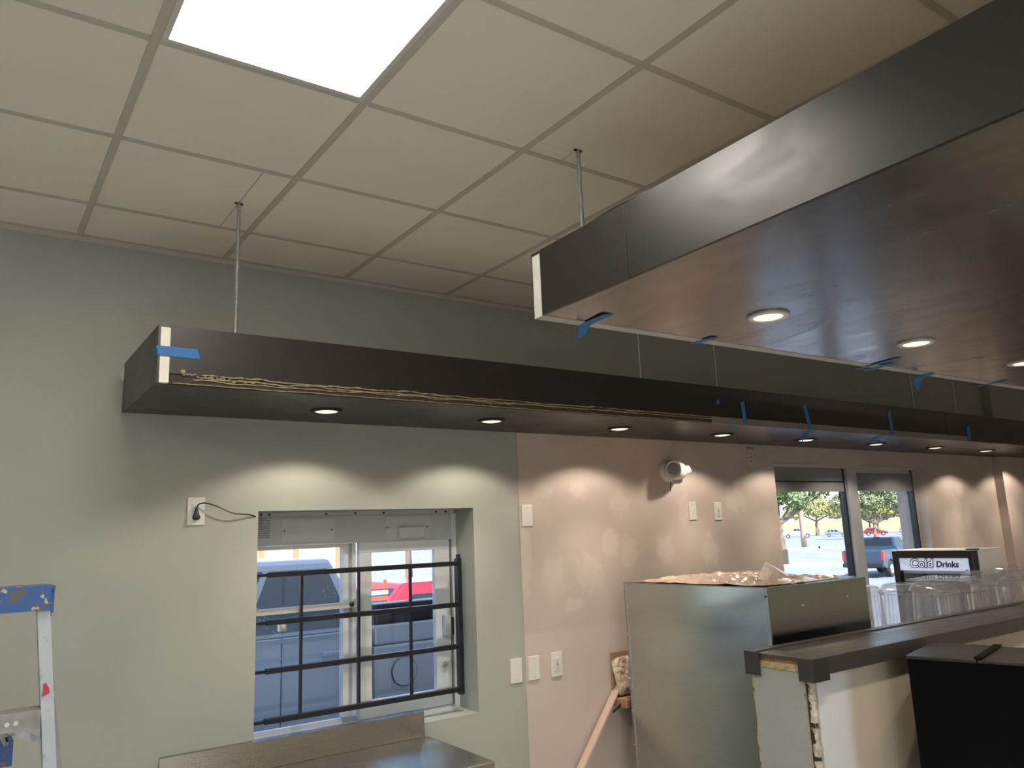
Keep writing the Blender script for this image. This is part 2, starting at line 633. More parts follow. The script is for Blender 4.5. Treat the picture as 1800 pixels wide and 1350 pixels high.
W1 = (0.800, 1.970, 0.952, 2.008)
W2 = (4.615, 6.730, 0.95, 2.312)
wall_with_hole('wall_back_left', XL, 2.278, *W1, GREEN, 0.0, 0.26, H + 0.5, 'sage green painted wall around the drive-through window')
wall_with_hole('wall_back_right', 2.278, XR, *W2, PRIMER, -0.006, 0.26, 2.452, 'primed pinkish wall with pale filler patches')
struct(bx('wall_back_upper', (2.278, XR, 0.0, 0.26, 2.452, H + 0.5), GREEN), 'sage green wall above the long soffit')
struct(bx('wall_left', (XL - 0.2, XL, YF, 0.26, 0, H + 0.5), GREEN), 'sage green side wall')
struct(bx('wall_right', (XR, XR + 0.2, YF, 0.26, 0, H + 0.5), WHITE_WALL), 'far end wall of the room')
W3 = (-4.0, 0.4, 0.10, 2.65)
wall_with_hole('wall_front', XL - 0.2, XR + 0.2, *W3, WHITE_WALL, YF - 0.2, YF, H + 0.5, 'shop front wall behind the viewer')
win3 = tag(thing('window_3', None, None, (-1.8, YF - 0.1, 0.1)), 'glazed shop front behind the viewer', kind='structure')
FRAME3 = mat('dark_shopfront_frame', (0.12, 0.12, 0.12), 0.4, 0.5)
for k in range(4):
    x = W3[0] + (W3[1] - W3[0]) * k / 3
    MB().box(x + 1.8 - 0.03, x + 1.8 + 0.03, -0.05, 0.05, 0.0, W3[3] - W3[2]).build('mullion', FRAME3, win3)
    if k < 3:
        x2 = W3[0] + (W3[1] - W3[0]) * (k + 1) / 3
        MB().box(x + 1.8 + 0.031, x2 + 1.8 - 0.031, -0.003, 0.003, 0.05, W3[3] - W3[2] - 0.05).build('glass_pane', GLASS, win3)
MB().box(W3[0] + 1.83, W3[1] + 1.77, -0.05, 0.05, -0.02, 0.05).build('sill', FRAME3, win3)
MB().box(W3[0] + 1.83, W3[1] + 1.77, -0.05, 0.05, W3[3] - W3[2] - 0.05, W3[3] - W3[2]).build('head', FRAME3, win3)
struct(MB().box(8.08, 10.2, -0.09, -0.0065, 0.0, 2.43).build('trim_1', PRIMER), 'shallow primed wall projection at the far right')
struct(MB().box(8.08, 10.2, -0.09, -0.0005, 2.655, H).build('trim_3', GREEN), 'sage green wall projection above the far end of the soffit')

# ceiling: deck above, grid bars, tiles
ceil = struct(bx('ceiling', (XL, XR, YF, 0.0, H + 0.03, H + 0.3), DARK_GAP), 'suspended ceiling of square pale tiles in a grid')
T = 0.61
ROW = lambda j: -(0.381 + (j - 1) * T)          # y of grid row j; row 0 stands for the wall
def row_y(j):
    return 0.0 if j <= 0 else ROW(j)

LIGHTS = [(0, 3), (-4, 3), (0, 7), (0, 10), (5, 10), (10, 10), (14, 7)]  # all but the first are unseen panels, added as fill for the room
tile_mesh = {}
def tile(x0, x1, y0, y1):
    w, d = x1 - x0, y1 - y0
    key = (round(w, 4), round(d, 4))
    cx, cy = (x0 + x1) / 2, (y0 + y1) / 2
    if key not in tile_mesh:
        o = MB().box(-w / 2, w / 2, -d / 2, d / 2, 0, 0.014).build('ceiling_tile', TILE, ceil, 0.0015, seg=1)
        tile_mesh[key] = o.data
    else:
        o = bpy.data.objects.new('ceiling_tile', tile_mesh[key])
        COL.objects.link(o)
        o.parent = ceil
    o.location = (cx, cy, H + 0.0030)
    o.rotation_euler = (random.uniform(-.0012, .0012), random.uniform(-.0012, .0012), 0)
    return o

IX0, IX1, J1 = -3, 12, 6        # tiles built one by one (cells in or near the view)
for i in range(IX0, IX1):
    for j in range(0, J1):
        if (i, j) in LIGHTS:
            continue
        x0, x1 = i * T + 0.004, (i + 1) * T - 0.004
        y1, y0 = row_y(j) - 0.004, row_y(j + 1) + 0.004
        if (i, j) == (0, 1):                                   # cut right through for the hanger rod
            tile(x0, 0.4885, y0, y1)
            tile(0.4915, x1, y0, y1)
        elif (i, j) == (2, 3):                                 # corner notched for the other hanger rod
            MB().prism([(x0, y0), (x1, y0), (x1, y1), (1.390, y1), (1.390, -1.680), (x0, -1.680)], H + 0.003, H + 0.017, 'Z').build('ceiling_tile', TILE, ceil)
            tile(x0, 1.3865, -1.6765, y1)
        else:
            tile(x0, x1, y0, y1)
# the rest of the ceiling, beyond what is seen tile by tile
tb = MB()
for i in range(-7, 17):
    for j in range(0, 13):
        if (IX0 <= i < IX1 and j < J1) or (i, j) in LIGHTS:
            continue
        x0, x1 = max(XL, i * T) + 0.004, min(XR, (i + 1) * T) - 0.004
        y1, y0 = row_y(j) - 0.004, max(YF, row_y(j + 1)) + 0.004
        if x1 > x0 and y1 > y0:
            tb.box(x0, x1, y0, y1, H + 0.0035, H + 0.0175)
tag(tb.build('ceiling_tiles_beyond', TILE, ceil), kind='stuff')

def gbar(x0, x1, y0, y1):
    b = MB().box(x0, x1, y0, y1, H - 0.001, H + 0.0025)
    cx, cy = (x0 + x1) / 2, (y0 + y1) / 2
    if x1 - x0 > y1 - y0:
        b.box(x0, x1, cy - 0.003, cy + 0.003, H + 0.0025, H + 0.03)
    else:
        b.box(cx - 0.003, cx + 0.003, y0, y1, H + 0.0025, H + 0.03)
    return b.build('grid_bar', TBAR, ceil)
for i in range(-6, 17):
    gbar(i * T - 0.0125, i * T + 0.0125, YF, 0.0)
for j in range(1, 13):
    y = ROW(j)
    for i in range(IX0, IX1):
        gbar(i * T + 0.0127, (i + 1) * T - 0.0127, y - 0.011, y + 0.011)
    gbar(XL, IX0 * T - 0.0127, y - 0.011, y + 0.011)
    gbar(IX1 * T + 0.0127, XR, y - 0.011, y + 0.011)
struct(MB().box(XL, XR, -0.022, 0.0, H - 0.0015, H + 0.002).box(XL, XR, -0.002, 0.0, H - 0.022, H).build('trim_2', TBAR),
       'pale angle strip where ceiling meets back wall')

# ------------------------------------------------------------------ ceiling light panels
def ceiling_light(i, j, label):
    x0, x1, y1, y0 = i * T + 0.0127, (i + 1) * T - 0.0127, ROW(j) - 0.0112, ROW(j + 1) + 0.0112
    t = thing('ceiling_light', label, 'light', ((x0 + x1) / 2, (y0 + y1) / 2, H), group='square ceiling light panels')
    a, b = (x1 - x0) / 2, (y1 - y0) / 2
    f = MB()
    fw = 0.017
    f.box(-a, a, -b, -b + fw, -0.003, 0.02).box(-a, a, b - fw, b, -0.003, 0.02)
    f.box(-a, -a + fw, -b + fw, b - fw, -0.003, 0.02).box(a - fw, a, -b + fw, b - fw, -0.003, 0.02)
    f.build('frame', mat('panel_frame', (0.62, 0.62, 0.62), 0.35), t, 0.001, seg=1)
    MB().box(-a + fw, a - fw, -b + fw, b - fw, 0.003, 0.012).build('diffuser', DIFFUSER, t)
names = {(0, 3): 'glowing square ceiling light panel at the top of the picture'}
where = {(-4, 3): 'left of the ladder', (-4, 7): 'behind the viewer on the left', (0, 7): 'above the viewer',
         (-4, 10): 'near the left rear corner', (0, 10): 'near the rear wall', (5, 10): 'behind the hood',
         (10, 10): 'behind the far half of the hood', (14, 7): 'at the far end of the room'}
for (i, j) in LIGHTS:
    ceiling_light(i, j, names.get((i, j), 'added unseen fill light panel ' + where.get((i, j), '')))

# ------------------------------------------------------------------ long soffit along the back wall
ZB, ZT, YS = 2.435, 2.650, -0.720
XE = 10.2
sof = thing('hanging_soffit', 'long dark laminate soffit hanging along the back wall', 'soffit', (0.2, 0, ZB))
def S(b, name, m, bev=0.0, smooth=False):
    o = b.build(name, m, None, bev, smooth)
    o.parent = sof
    o.location = (-0.2, 0, -ZB)
    return o
S(MB().box(0.212, XE, YS + 0.02, -0.008, ZB, ZB + 0.018), 'underside_panel', LAM)
S(MB().box(0.212, XE, YS + 0.02, -0.008, ZT - 0.02, ZT - 0.002), 'top_panel', mat('pale_bounce_board', (0.62, 0.50, 0.36), 0.8, var=0.1))  # unseen top, coloured pale to bounce light onto the ceiling
S(MB().box(0.204, 0.2125, YS - 0.002, -0.003, ZB - 0.001, ZT), 'end_panel', LAM)
tag(S(MB().box(0.2127, 0.246, YS, YS + 0.03, ZB + 0.003, ZT - 0.008), 'filler_strip', CORE, 0.001), 'bare white board edge at the end')
S(MB().box(0.2465, 5.80, YS - 0.002, YS + 0.018, ZB + 0.038, ZT), 'fascia_panel', LAM)
S(MB().box(5.802, XE, YS - 0.002, YS + 0.018, ZB + 0.038, ZT), 'fascia_panel', LAM)
S(MB().box(6.12, XE, YS - 0.003, YS + 0.018, ZB, ZB + 0.0375), 'lower_fascia', LAM)
S(MB().box(0.2465, 3.14, YS + 0.004, YS + 0.019, ZB, ZB + 0.038), 'bare_band', SUBSTRATE)
tag(S(MB().box(3.14, 6.118, YS - 0.001, YS + 0.019, ZB, ZB + 0.0372), 'grey_band', GREY_EDGE), 'bare grey edge strip along the lower fascia')
def glue_run(z0, z1, amp, r, seed, x0=0.29, x1=3.2, droop=0.0):
    pts, rs = [], []
    n = 220
    for k in range(n + 1):
        t = k / n
        x = x0 + (x1 - x0) * t
        z = z0 + (z1 - z0) * t + amp * (noise.noise(Vector((x * 7, seed, 0))) + 0.5 * noise.noise(Vector((x * 23, seed, 3)))) * (1 - 0.55 * t)
        if droop:
            z += droop * max(0, 1 - t * 5)
        y = YS + 0.001 - 0.003 * abs(noise.noise(Vector((x * 12, seed, 9))))
        pts.append((x, y, z))
        rs.append(r * (0.55 + 1.1 * abs(noise.noise(Vector((x * 31, seed, 5))))) * (1 - 0.3 * t))
    return MB().tube(pts, rs, 6)
S(glue_run(ZB + 0.040, ZB + 0.034, 0.010, 0.0040, 1.3), 'glue_bead', GLUE, smooth=True)
S(glue_run(ZB + 0.028, ZB + 0.022, 0.010, 0.0034, 4.1, 0.36), 'glue_bead', GLUE, smooth=True)
S(glue_run(ZB + 0.016, ZB + 0.026, 0.009, 0.0028, 8.7, 0.33, 2.6), 'glue_bead', GLUE, smooth=True)
S(glue_run(ZB + 0.003, ZB + 0.002, 0.003, 0.0022, 6.2, 0.26, 3.14), 'glue_bead', GLUE, smooth=True)
gb = MB()
for k in range(26):
    x = 0.30 + 0.010 * k + random.uniform(-.004, .004)
    gb.lathe([(0.0001, -0.004), (0.004, -0.002), (0.005, 0.0), (0.003, 0.003), (0.0001, 0.004)], 8,
             (x, YS - 0.001, ZB + 0.036 - 0.0006 * k + random.uniform(-.006, .006)))
S(gb, 'glue_smear', GLUE, smooth=True)
S(MB().lathe([(0.0001, -0.010), (0.008, -0.006), (0.010, 0.0), (0.007, 0.007), (0.0001, 0.009)], 12, (0.292, YS - 0.003, ZB + 0.046)),
  'glue_blob', GLUE, smooth=True)
# sealant lump where the soffit end meets the wall
S(MB().lathe([(0.0001, -0.03), (0.010, -0.02), (0.012, 0.0), (0.009, 0.02), (0.0001, 0.035)], 10, (0.202, -0.006, 2.60)),
  'sealant_lump', mat('pale_sealant', (0.62, 0.58, 0.50), 0.7), smooth=True)

# hanger rods
def rod(x, y, z0, label, r=0.0075):
    t = thing('hanger_rod', label, 'rod', (x, y, z0), group='hanger rods of the soffits')
    MB().tube([(0, 0, 0), (0, 0, H - z0 - 0.002)], r, 10).build('threaded_rod', STEEL_ROD, t, smooth=True)
    MB().box(-0.016, 0.016, -0.004, 0.004, H - z0 - 0.004, H - z0 + 0.002).build('clip', SCREW, t)
    MB().lathe([(0.014, 0.0), (0.014, 0.010)], 6, (0, 0, 0)).build('nut', STEEL_ROD, t)
rod(0.490, -0.664, ZT, 'galvanised rod hanging the near end of the long soffit from the ceiling')
for x, lb in ((2.66, 'thin rod above the soffit, first right of the hood corner'), (3.28, 'thin rod above the soffit, second right of the hood corner'),
              (5.48, 'thin rod above the soffit, third right of the hood corner'), (6.12, 'thin rod above the soffit, nearest the far end')):
    rod(x, -0.66, ZT, lb, 0.005)

# ------------------------------------------------------------------ big hood over the counter
HB, HT = 2.550, 2.772
HX, HY = 1.168, -1.735
hood = thing('bulkhead_hood', 'big dark bronze bulkhead hood hanging over the bar', 'hood', (HX, HY, HB), math.radians(-1.3))
def Hd(b, name, m, bev=0.0, smooth=False):
    o = b.build(name, m, None, bev, smooth)
    o.parent = hood
    o.location = (-HX, -HY, -HB)
    return o
HXE, HYE = 9.6, -4.3
Hd(MB().box(HX + 0.012, HXE, HYE, HY - 0.002, HB, HB + 0.02), 'underside_panel', LAM_UNDER)
Hd(MB().box(HX, HX + 0.012, -2.151, HY - 0.001, HB - 0.001, HT), 'side_panel', LAM_HOOD, 0.0006)
Hd(MB().box(HX, HX + 0.012, HYE, -2.1525, HB - 0.001, HT), 'side_panel', LAM_HOOD, 0.0006)
Hd(MB().box(HX + 0.012, HXE, HYE, HY, HT - 0.022, HT - 0.004), 'top_panel', mat('pale_bounce_board', (0.62, 0.50, 0.36), 0.8, var=0.1))  # hidden from view, pale colour chosen to throw panel light upward
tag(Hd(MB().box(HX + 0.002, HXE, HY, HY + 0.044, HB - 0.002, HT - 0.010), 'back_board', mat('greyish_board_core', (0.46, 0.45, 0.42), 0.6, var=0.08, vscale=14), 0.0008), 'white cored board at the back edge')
Hd(MB().box(HX + 0.001, HXE, HY + 0.0442, HY + 0.047, HB - 0.002, HT - 0.004), 'back_laminate', LAM)
Hd(MB().box(HX + 0.001, HX + 0.020, HY, HY + 0.047, HT - 0.0098, HT - 0.001), 'corner_cap', LAM)
# long side away from the wall and far end
Hd(MB().box(HX + 0.012, HXE, HYE - 0.012, HYE, HB, HT), 'front_panel', LAM_HOOD)
rod(1.389, -1.706, HT - 0.004, 'galvanised rod hanging the near corner of the big hood from the ceiling')
# bowed dark offcut lying along the top edge
st = MB()
n = 16
vs, fs = [], []
for k in range(n + 1):
    t_ = k / n
    y = -1.90 - 0.52 * t_
    zz = HT + 0.001 + 0.016 * math.sin(math.pi * min(1, t_ * 1.15)) ** 1.0
    for (dx, dz) in ((0, 0), (0.03, 0.004), (0.03, 0.007), (0, 0.003)):
        vs.append((HX + 0.012 + dx, y, zz + dz))
for k in range(n):
    for q in range(4):
        fs.append((k * 4 + q, k * 4 + (q + 1) % 4, (k + 1) * 4 + (q + 1) % 4, (k + 1) * 4 + q))
fs += [(0, 1, 2, 3), (n * 4 + 3, n * 4 + 2, n * 4 + 1, n * 4)]
o = st.add(vs, fs).build('dark_sliver', LAM)
tag(o, 'bowed dark offcut lying on top of the hood edge', 'sliver')

# ------------------------------------------------------------------ downlights
def downlight(x, y, z, label, group, grey=False, r=0.0715, lamp=True):
    t = thing('downlight', label, 'downlight', (x, y, z), group=group)
    MB().ring(0.064, r, -0.008 if grey else -0.009, 0.0).build('trim_ring', mat('grey_trim', (0.5, 0.5, 0.5), 0.35, 0.3) if grey else BLACK_PLASTIC, t, smooth=True)
    MB().ring(0.049, 0.0645, -0.0075, 0.0, bev=0.002).build('baffle', mat('grey_baffle', (0.66, 0.66, 0.65), 0.4) if grey else BLACK_PLASTIC, t, smooth=True)
    MB().lathe([(0.0001, -0.0115), (0.030, -0.0105), (0.0485, -0.0065), (0.0485, -0.001)], 36).build('lens', LENS, t, smooth=True)
    if lamp:
        l = bpy.data.lights.new('downlight_lamp', 'SPOT')
        l.energy = SPOT_W
        l.color = (1.0, 0.87, 0.70)
        l.spot_size = math.radians(136)
        l.spot_blend = 0.32
        l.shadow_soft_size = 0.018
        o = bpy.data.objects.new('downlight_lamp', l)
        COL.objects.link(o)
        o.parent = t
        o.location = (0, 0, -0.034)
        l2 = bpy.data.lights.new('downlight_beam', 'SPOT')      # brighter core of the beam
        l2.energy = 2.2 * SPOT_W
        l2.color = (1.0, 0.87, 0.70)
        l2.spot_size = math.radians(84)
        l2.spot_blend = 1.0
        l2.shadow_soft_size = 0.018
        o = bpy.data.objects.new('downlight_beam', l2)
        COL.objects.link(o)
        o.parent = t
        o.location = (0, 0, -0.034)
ORD = ['first', 'second', 'third', 'fourth', 'fifth', 'sixth', 'seventh', 'eighth', 'ninth']
for k in range(9):
    downlight(0.983 + 0.8865 * k, -0.362, ZB, ORD[k] + ' round downlight from the near end of the long soffit', 'downlights in the long soffit')
for k, x in enumerate((1.867, 2.770, 3.680, 4.585, 5.49, 6.39)):
    downlight(x, -2.083 - 0.0265 * k, HB, ORD[k] + ' round downlight from the near corner of the big hood', 'downlights in the big hood', True)

# ------------------------------------------------------------------ window_1: drive-through window, its reveal and unit
win1 = tag(thing('window_1', None, None, (0.8, 0.2, 0.95)), 'sliding drive-through window with grey header box', kind='structure')
def Wn(b, name, m, bev=0.0, smooth=False, parent=None):
    o = b.build(name, m, None, bev, smooth)
    p = parent or win1
    o.parent = p
    if p is win1:
        o.location = (-0.8, -0.2, -0.95)
    return o
x0, x1, z0, z1 = W1
hdr = Wn(MB().box(x0, 1.940, 0.188, 0.255, 1.846, 1.986), 'header_box', UNIT_GREY, 0.002)
Wn(MB().box(x0, 1.955, 0.182, 0.255, 1.987, z1), 'top_rail', UNIT_GREY, 0.001)
Wn(MB().box(1.941, x1, 0.190, 0.255, z0, 1.986), 'side_filler', PVC)
for (a, b_, c, d) in ((0.974, 1.244, 1.858, 1.976), (1.531, 1.797, 1.858, 1.978)):
    cv = Wn(MB().box(a, b_, 0.184, 0.1879, c, d), 'access_cover', UNIT_GREY2, 0.001)
    for xx in (a + 0.012, b_ - 0.012):
        Wn(MB().lathe([(0.004, 0.1815), (0.004, 0.184)], 10, (xx, 0, (c + d) / 2), 'Y'), 'screw', SCREW, parent=cv)
Wn(MB().box(1.600, 1.755, 0.158, 0.1838, 1.862, 1.918), 'sensor_box', UNIT_GREY2, 0.004)
lb = Wn(MB().box(0.855, 0.917, 0.1865, 0.1878, 1.884, 1.982), 'instruction_label', printed_label('printed_label'))
for xx in (0.868, 0.908, 1.20, 1.36, 1.52, 1.84, 1.90):
    Wn(MB().lathe([(0.0055, 0.176), (0.0055, 0.1818)], 8, (xx, 0, 1.997), 'Y'), 'bolt', SCREW)
# fixed pane, left
Wn(MB().box(x0, 1.302, 0.205, 0.25, 1.826, 1.8455), 'pane_top_rail', PVC, 0.001)
Wn(MB().box(1.302, 1.331, 0.200, 0.25, z0 + 0.046, 1.8455), 'pane_stile', PVC, 0.002)
Wn(MB().box(1.331, 1.352, 0.222, 0.25, z0 + 0.046, 1.8455), 'stile_groove', UNIT_GREY, 0.001)
Wn(MB().box(1.352, 1.374, 0.204, 0.25, z0 + 0.046, 1.8455), 'pane_stile', PVC, 0.003)
Wn(MB().box(x0, 1.302, 0.228, 0.234, z0 + 0.046, 1.826), 'glass_pane', GLASS_DUSTY)
# sliding sash, right
sx0, sx1, sz0, sz1 = 1.386, 1.925, 0.975, 1.846
gx0, gx1, gz0, gz1 = 1.455, 1.832, 1.058, 1.792
for d in ((sx0, sx1, 0.190, 0.226, gz1, sz1), (sx0, sx1, 0.190, 0.226, sz0, gz0)):
    Wn(MB().box(*d), 'sash_rail', PVC, 0.003)
for d in ((sx0, gx0, 0.190, 0.226, gz0, gz1), (gx1, sx1, 0.190, 0.226, gz0, gz1)):
    Wn(MB().box(*d), 'sash_stile', PVC, 0.003)
Wn(MB().box(gx0, gx1, 0.206, 0.212, gz0, gz1), 'glass_pane', GLASS)
Wn(MB().box(1.926, 1.940, 0.215, 0.25, z0 + 0.02, 1.845), 'sash_gap', DARK_GAP)
# sill tracks
for k, (ya, yb, zz) in enumerate(((0.165, 0.185, 0.968), (0.192, 0.20, 0.973), (0.235, 0.255, 0.992))):
    Wn(MB().box(x0, 1.940, ya, yb, z0, zz), 'sill_track', PVC, 0.002)
Wn(MB().box(x0, 1.940, 0.1651, 0.25, z0, z0 + 0.010), 'sill_plate', PVC)
# pull handle, lock, latch, bar with knob
hnd = Wn(MB().box(1.868, 1.880, 0.160, 0.1895, 1.335, 1.440).box(1.868, 1.905, 0.152, 0.166, 1.335, 1.440), 'pull_handle', UNIT_GREY, 0.003)
Wn(MB().box(1.905, 1.922, 0.150, 0.185, 1.335, 1.428), 'handle_grip', BLACK_PLASTIC, 0.004)
Wn(MB().lathe([(0.013, 0.174), (0.016, 0.180), (0.016, 0.1895)], 20, (1.880, 0, 1.185), 'Y'), 'lock_cylinder', ALU, smooth=True)
Wn(MB().box(x0, 1.372, 0.168, 0.196, 1.524, 1.552), 'lock_bar', mat('cream_bar', (0.62, 0.60, 0.58), 0.4), 0.002)
Wn(MB().lathe([(0.007, 0.150), (0.012, 0.155), (0.012, 0.166), (0.007, 0.1675)], 16, (1.331, 0, 1.542), 'Y'), 'bar_knob', SCREW, smooth=True)
lt = Wn(MB().box(0.962, 1.006, 0.178, 0.1995, 1.440, 1.482), 'latch', ALU, 0.005)
Wn(MB().lathe([(0.008, 0.168), (0.012, 0.172), (0.012, 0.1778)], 16, (0.986, 0, 1.462), 'Y'), 'latch_key', UNIT_GREY, smooth=True, parent=lt)

# security grille in the reveal
gr = thing('security_grille', 'black metal security grille standing inside the drive-through window opening', 'grille', (1.36, 0.08, 1.05))
def Gr(b, name, m, bev=0.0, smooth=False):
    o = b.build(name, m, None, bev, smooth)
    o.parent = gr
    o.location = (-1.36, -0.08, -1.05)
    return o
for z in (1.714, 1.498, 1.283, 1.066):
    Gr(MB().box(0.872, 1.898, 0.066, 0.094, z - 0.012, z + 0.012), 'cross_bar', BLACK_METAL, 0.002)
    Gr(MB().box(0.803, 0.8718, 0.073, 0.087, z - 0.008, z + 0.007), 'telescoping_end', BLACK_METAL, 0.002)
for x in (1.046, 1.342, 1.632):
    Gr(MB().box(x - 0.007, x + 0.007, 0.0945, 0.108, 1.055, 1.722), 'upright', BLACK_METAL, 0.002)
Gr(MB().box(1.8985, 1.926, 0.062, 0.098, 1.040, 1.742), 'hinge_post', BLACK_METAL, 0.003)
Gr(MB().box(1.905, 1.924, 0.070, 0.090, 1.7425, 1.762), 'post_cap', BLACK_METAL, 0.002)

# ------------------------------------------------------------------ window_2: shop window on the right
win2 = tag(thing('window_2', None, None, (5.6, 0.07, 0.95)), 'two-pane shop window with grey blinds across the top', kind='structure')
def W2n(b, name, m, bev=0.0, smooth=False):
    o = b.build(name, m, None, bev, smooth)
    o.parent = win2
    o.location = (-5.6, -0.07, -0.95)
    return o
FR = mat('grey_aluminium_frame', (0.50, 0.51, 0.53), 0.4, 0.2)
BLIND = mat('grey_blind_panel', (0.24, 0.24, 0.25), 0.5, var=0.06)
a0, a1, c0, c1 = W2
W2n(MB().box(a0, a1, 0.070, 0.13, c1 - 0.024, c1), 'head_frame', FR, 0.002)
W2n(MB().box(a0, a0 + 0.10, 0.072, 0.13, c0, c1 - 0.024), 'jamb', FR, 0.003)
W2n(MB().box(a1 - 0.030, a1, 0.072, 0.13, c0, c1 - 0.024), 'jamb', FR, 0.003)
W2n(MB().box(5.640, 5.775, 0.050, 0.13, c0, c1 - 0.024), 'mullion', FR, 0.004)
W2n(MB().box(5.618, 5.639, 0.078, 0.13, c0, c1 - 0.024), 'seal_strip', BLACK_PLASTIC)
W2n(MB().box(a1 - 0.052, a1 - 0.031, 0.078, 0.13, c0, c1 - 0.024), 'seal_strip', BLACK_PLASTIC)
W2n(MB().box(a0 + 0.101, 5.617, 0.080, 0.098, 2.183, c1 - 0.025), 'blind_panel', BLIND, 0.001)
W2n(MB().box(a0 + 0.101, 5.617, 0.092, 0.102, 2.173, 2.1825), 'blind_gap', DARK_GAP)
W2n(MB().box(a0 + 0.101, 5.617, 0.078, 0.092, 2.098, 2.1725), 'blind_panel', BLIND, 0.001)
W2n(MB().box(5.776, a1 - 0.053, 0.076, 0.094, 2.103, 2.255), 'blind_panel', BLIND, 0.001)
W2n(MB().box(5.776, a1 - 0.053, 0.084, 0.098, 2.2555, c1 - 0.025), 'blind_head', UNIT_GREY, 0.001)
W2n(MB().box(a0 + 0.101, 5.617, 0.100, 0.106, c0, 2.1725), 'glass_pane', GLASS)
W2n(MB().box(5.776, a1 - 0.053, 0.100, 0.106, c0, 2.102), 'glass_pane', GLASS)
W2n(MB().box(a0 + 0.06, a0 + 0.155, 0.06, 0.0775, 1.56, 1.67), 'latch_plate', UNIT_GREY2, 0.003)
for (x, z) in ((4.75, 2.075), (5.16, 2.08), (5.57, 2.075), (5.56, 2.05), (5.82, 2.085), (6.20, 2.085), (6.62, 2.085), (4.86, 1.45),
               (5.22, 1.44), (5.58, 1.42), (5.22, 1.665), (5.60, 1.66)):
    W2n(MB().lathe([(0.009, 0.093), (0.009, 0.0998)], 10, (x, 0, z), 'Y'), 'screw_cap', BLACK_PLASTIC)
W2n(MB().box(a0, a1, 0.002, 0.13, c0, c0 + 0.02), 'sill', FR)

# ------------------------------------------------------------------ small wall fittings
def wall_plate(x, z, label, kind, y=0.0, s=1.0, group='white wall plates'):
    t = thing('wall_plate', label, 'wall plate' if kind == 'blank' else 'outlet', (x, y, z), group=group)
    w_, h_ = 0.036 * s, 0.060 * s
    MB().box(-w_, w_, -0.007, 0.0, -h_, h_).build('cover', WHITE_PLASTIC, t, 0.003)
    if kind == 'blank':
        for zz in (-0.045, 0.045):
            MB().lathe([(0.0035, -0.0085), (0.0035, -0.007)], 10, (0, 0, zz * s), 'Y').build('screw', mat('pale_screw', (.5, .49, .46), .4), t)
    else:
        MB().box(-0.017 * s, 0.017 * s, -0.0105, -0.0071, -0.034 * s, 0.034 * s).build('receptacle', WHITE_PLASTIC, t, 0.002)
        for zz in (-0.018, 0.018):
            for (xx, hh) in ((-0.0065, 0.005), (0.0065, 0.004)):
                MB().box(xx * s - 0.001, xx * s + 0.001, -0.0112, -0.0104, zz * s - hh, zz * s + hh).build('slot', SCREW, t)
            MB().lathe([(0.0024, -0.0112), (0.0024, -0.0104)], 8, (0, 0, (zz - 0.009) * s), 'Y').build('ground_hole', SCREW, t)
        if kind == 'gfci':
            for zz in (-0.004, 0.004):
                MB().box(-0.006, 0.006, -0.0118, -0.0104, zz - 0.003, zz + 0.003).build('button', mat('grey_button', (.3, .3, .3), .5), t)
    return t
YP = -0.006
wall_plate(2.327, 1.960, 'blank white wall plate high up just right of the green paint edge', 'blank', YP)
wall_plate(3.697, 1.966, 'blank white wall plate below the emergency light', 'blank', YP)
wall_plate(3.950, 1.959, 'white outlet right of the blank plate under the emergency light', 'gfci', YP)
wall_plate(2.214, 1.129, 'low blank white wall plate on the green paint', 'blank', 0.0, 1.05)
wall_plate(2.331, 1.130, 'low blank white wall plate between the green edge and the low outlet', 'blank', YP, 1.05)
wall_plate(2.489, 1.131, 'low white outlet left of the steel cabinet', 'gfci', YP, 1.08)
wall_plate(0.524, 2.011, 'white outlet with a black plug beside the drive-through window', 'outlet', 0.0, 1.02)

cord = thing('power_cord', 'thin black power cord drooping from the outlet to the window header', 'cord', (0.522, -0.02, 2.0))
MB().lathe([(0.004, 0.026), (0.008, 0.016), (0.011, 0.0), (0.0165, -0.012), (0.017, -0.020), (0.010, -0.027), (0.0001, -0.028)], 18).build(
    'plug', BLACK_PLASTIC, cord, smooth=True)
bpy.data.objects[cord.name].children[0].scale = (1, 0.75, 1)
pts = [(0.522, -0.022, 2.024), (0.524, -0.024, 2.034), (0.532, -0.027, 2.043), (0.548, -0.030, 2.046), (0.57, -0.032, 2.043), (0.60, -0.034, 2.033),
       (0.63, -0.034, 2.020), (0.66, -0.032, 2.006), (0.69, -0.028, 1.997), (0.72, -0.022, 1.995), (0.75, -0.014, 1.993), (0.78, -0.006, 1.985),
       (0.806, 0.02, 1.978), (0.818, 0.08, 1.976), (0.828, 0.15, 1.976), (0.830, 0.186, 1.976)]
o = MB().tube([(p[0] - 0.522, p[1] + 0.02, p[2] - 2.0) for p in pts], 0.0032, 8).build('wire', BLACK_PLASTIC, cord, smooth=True)

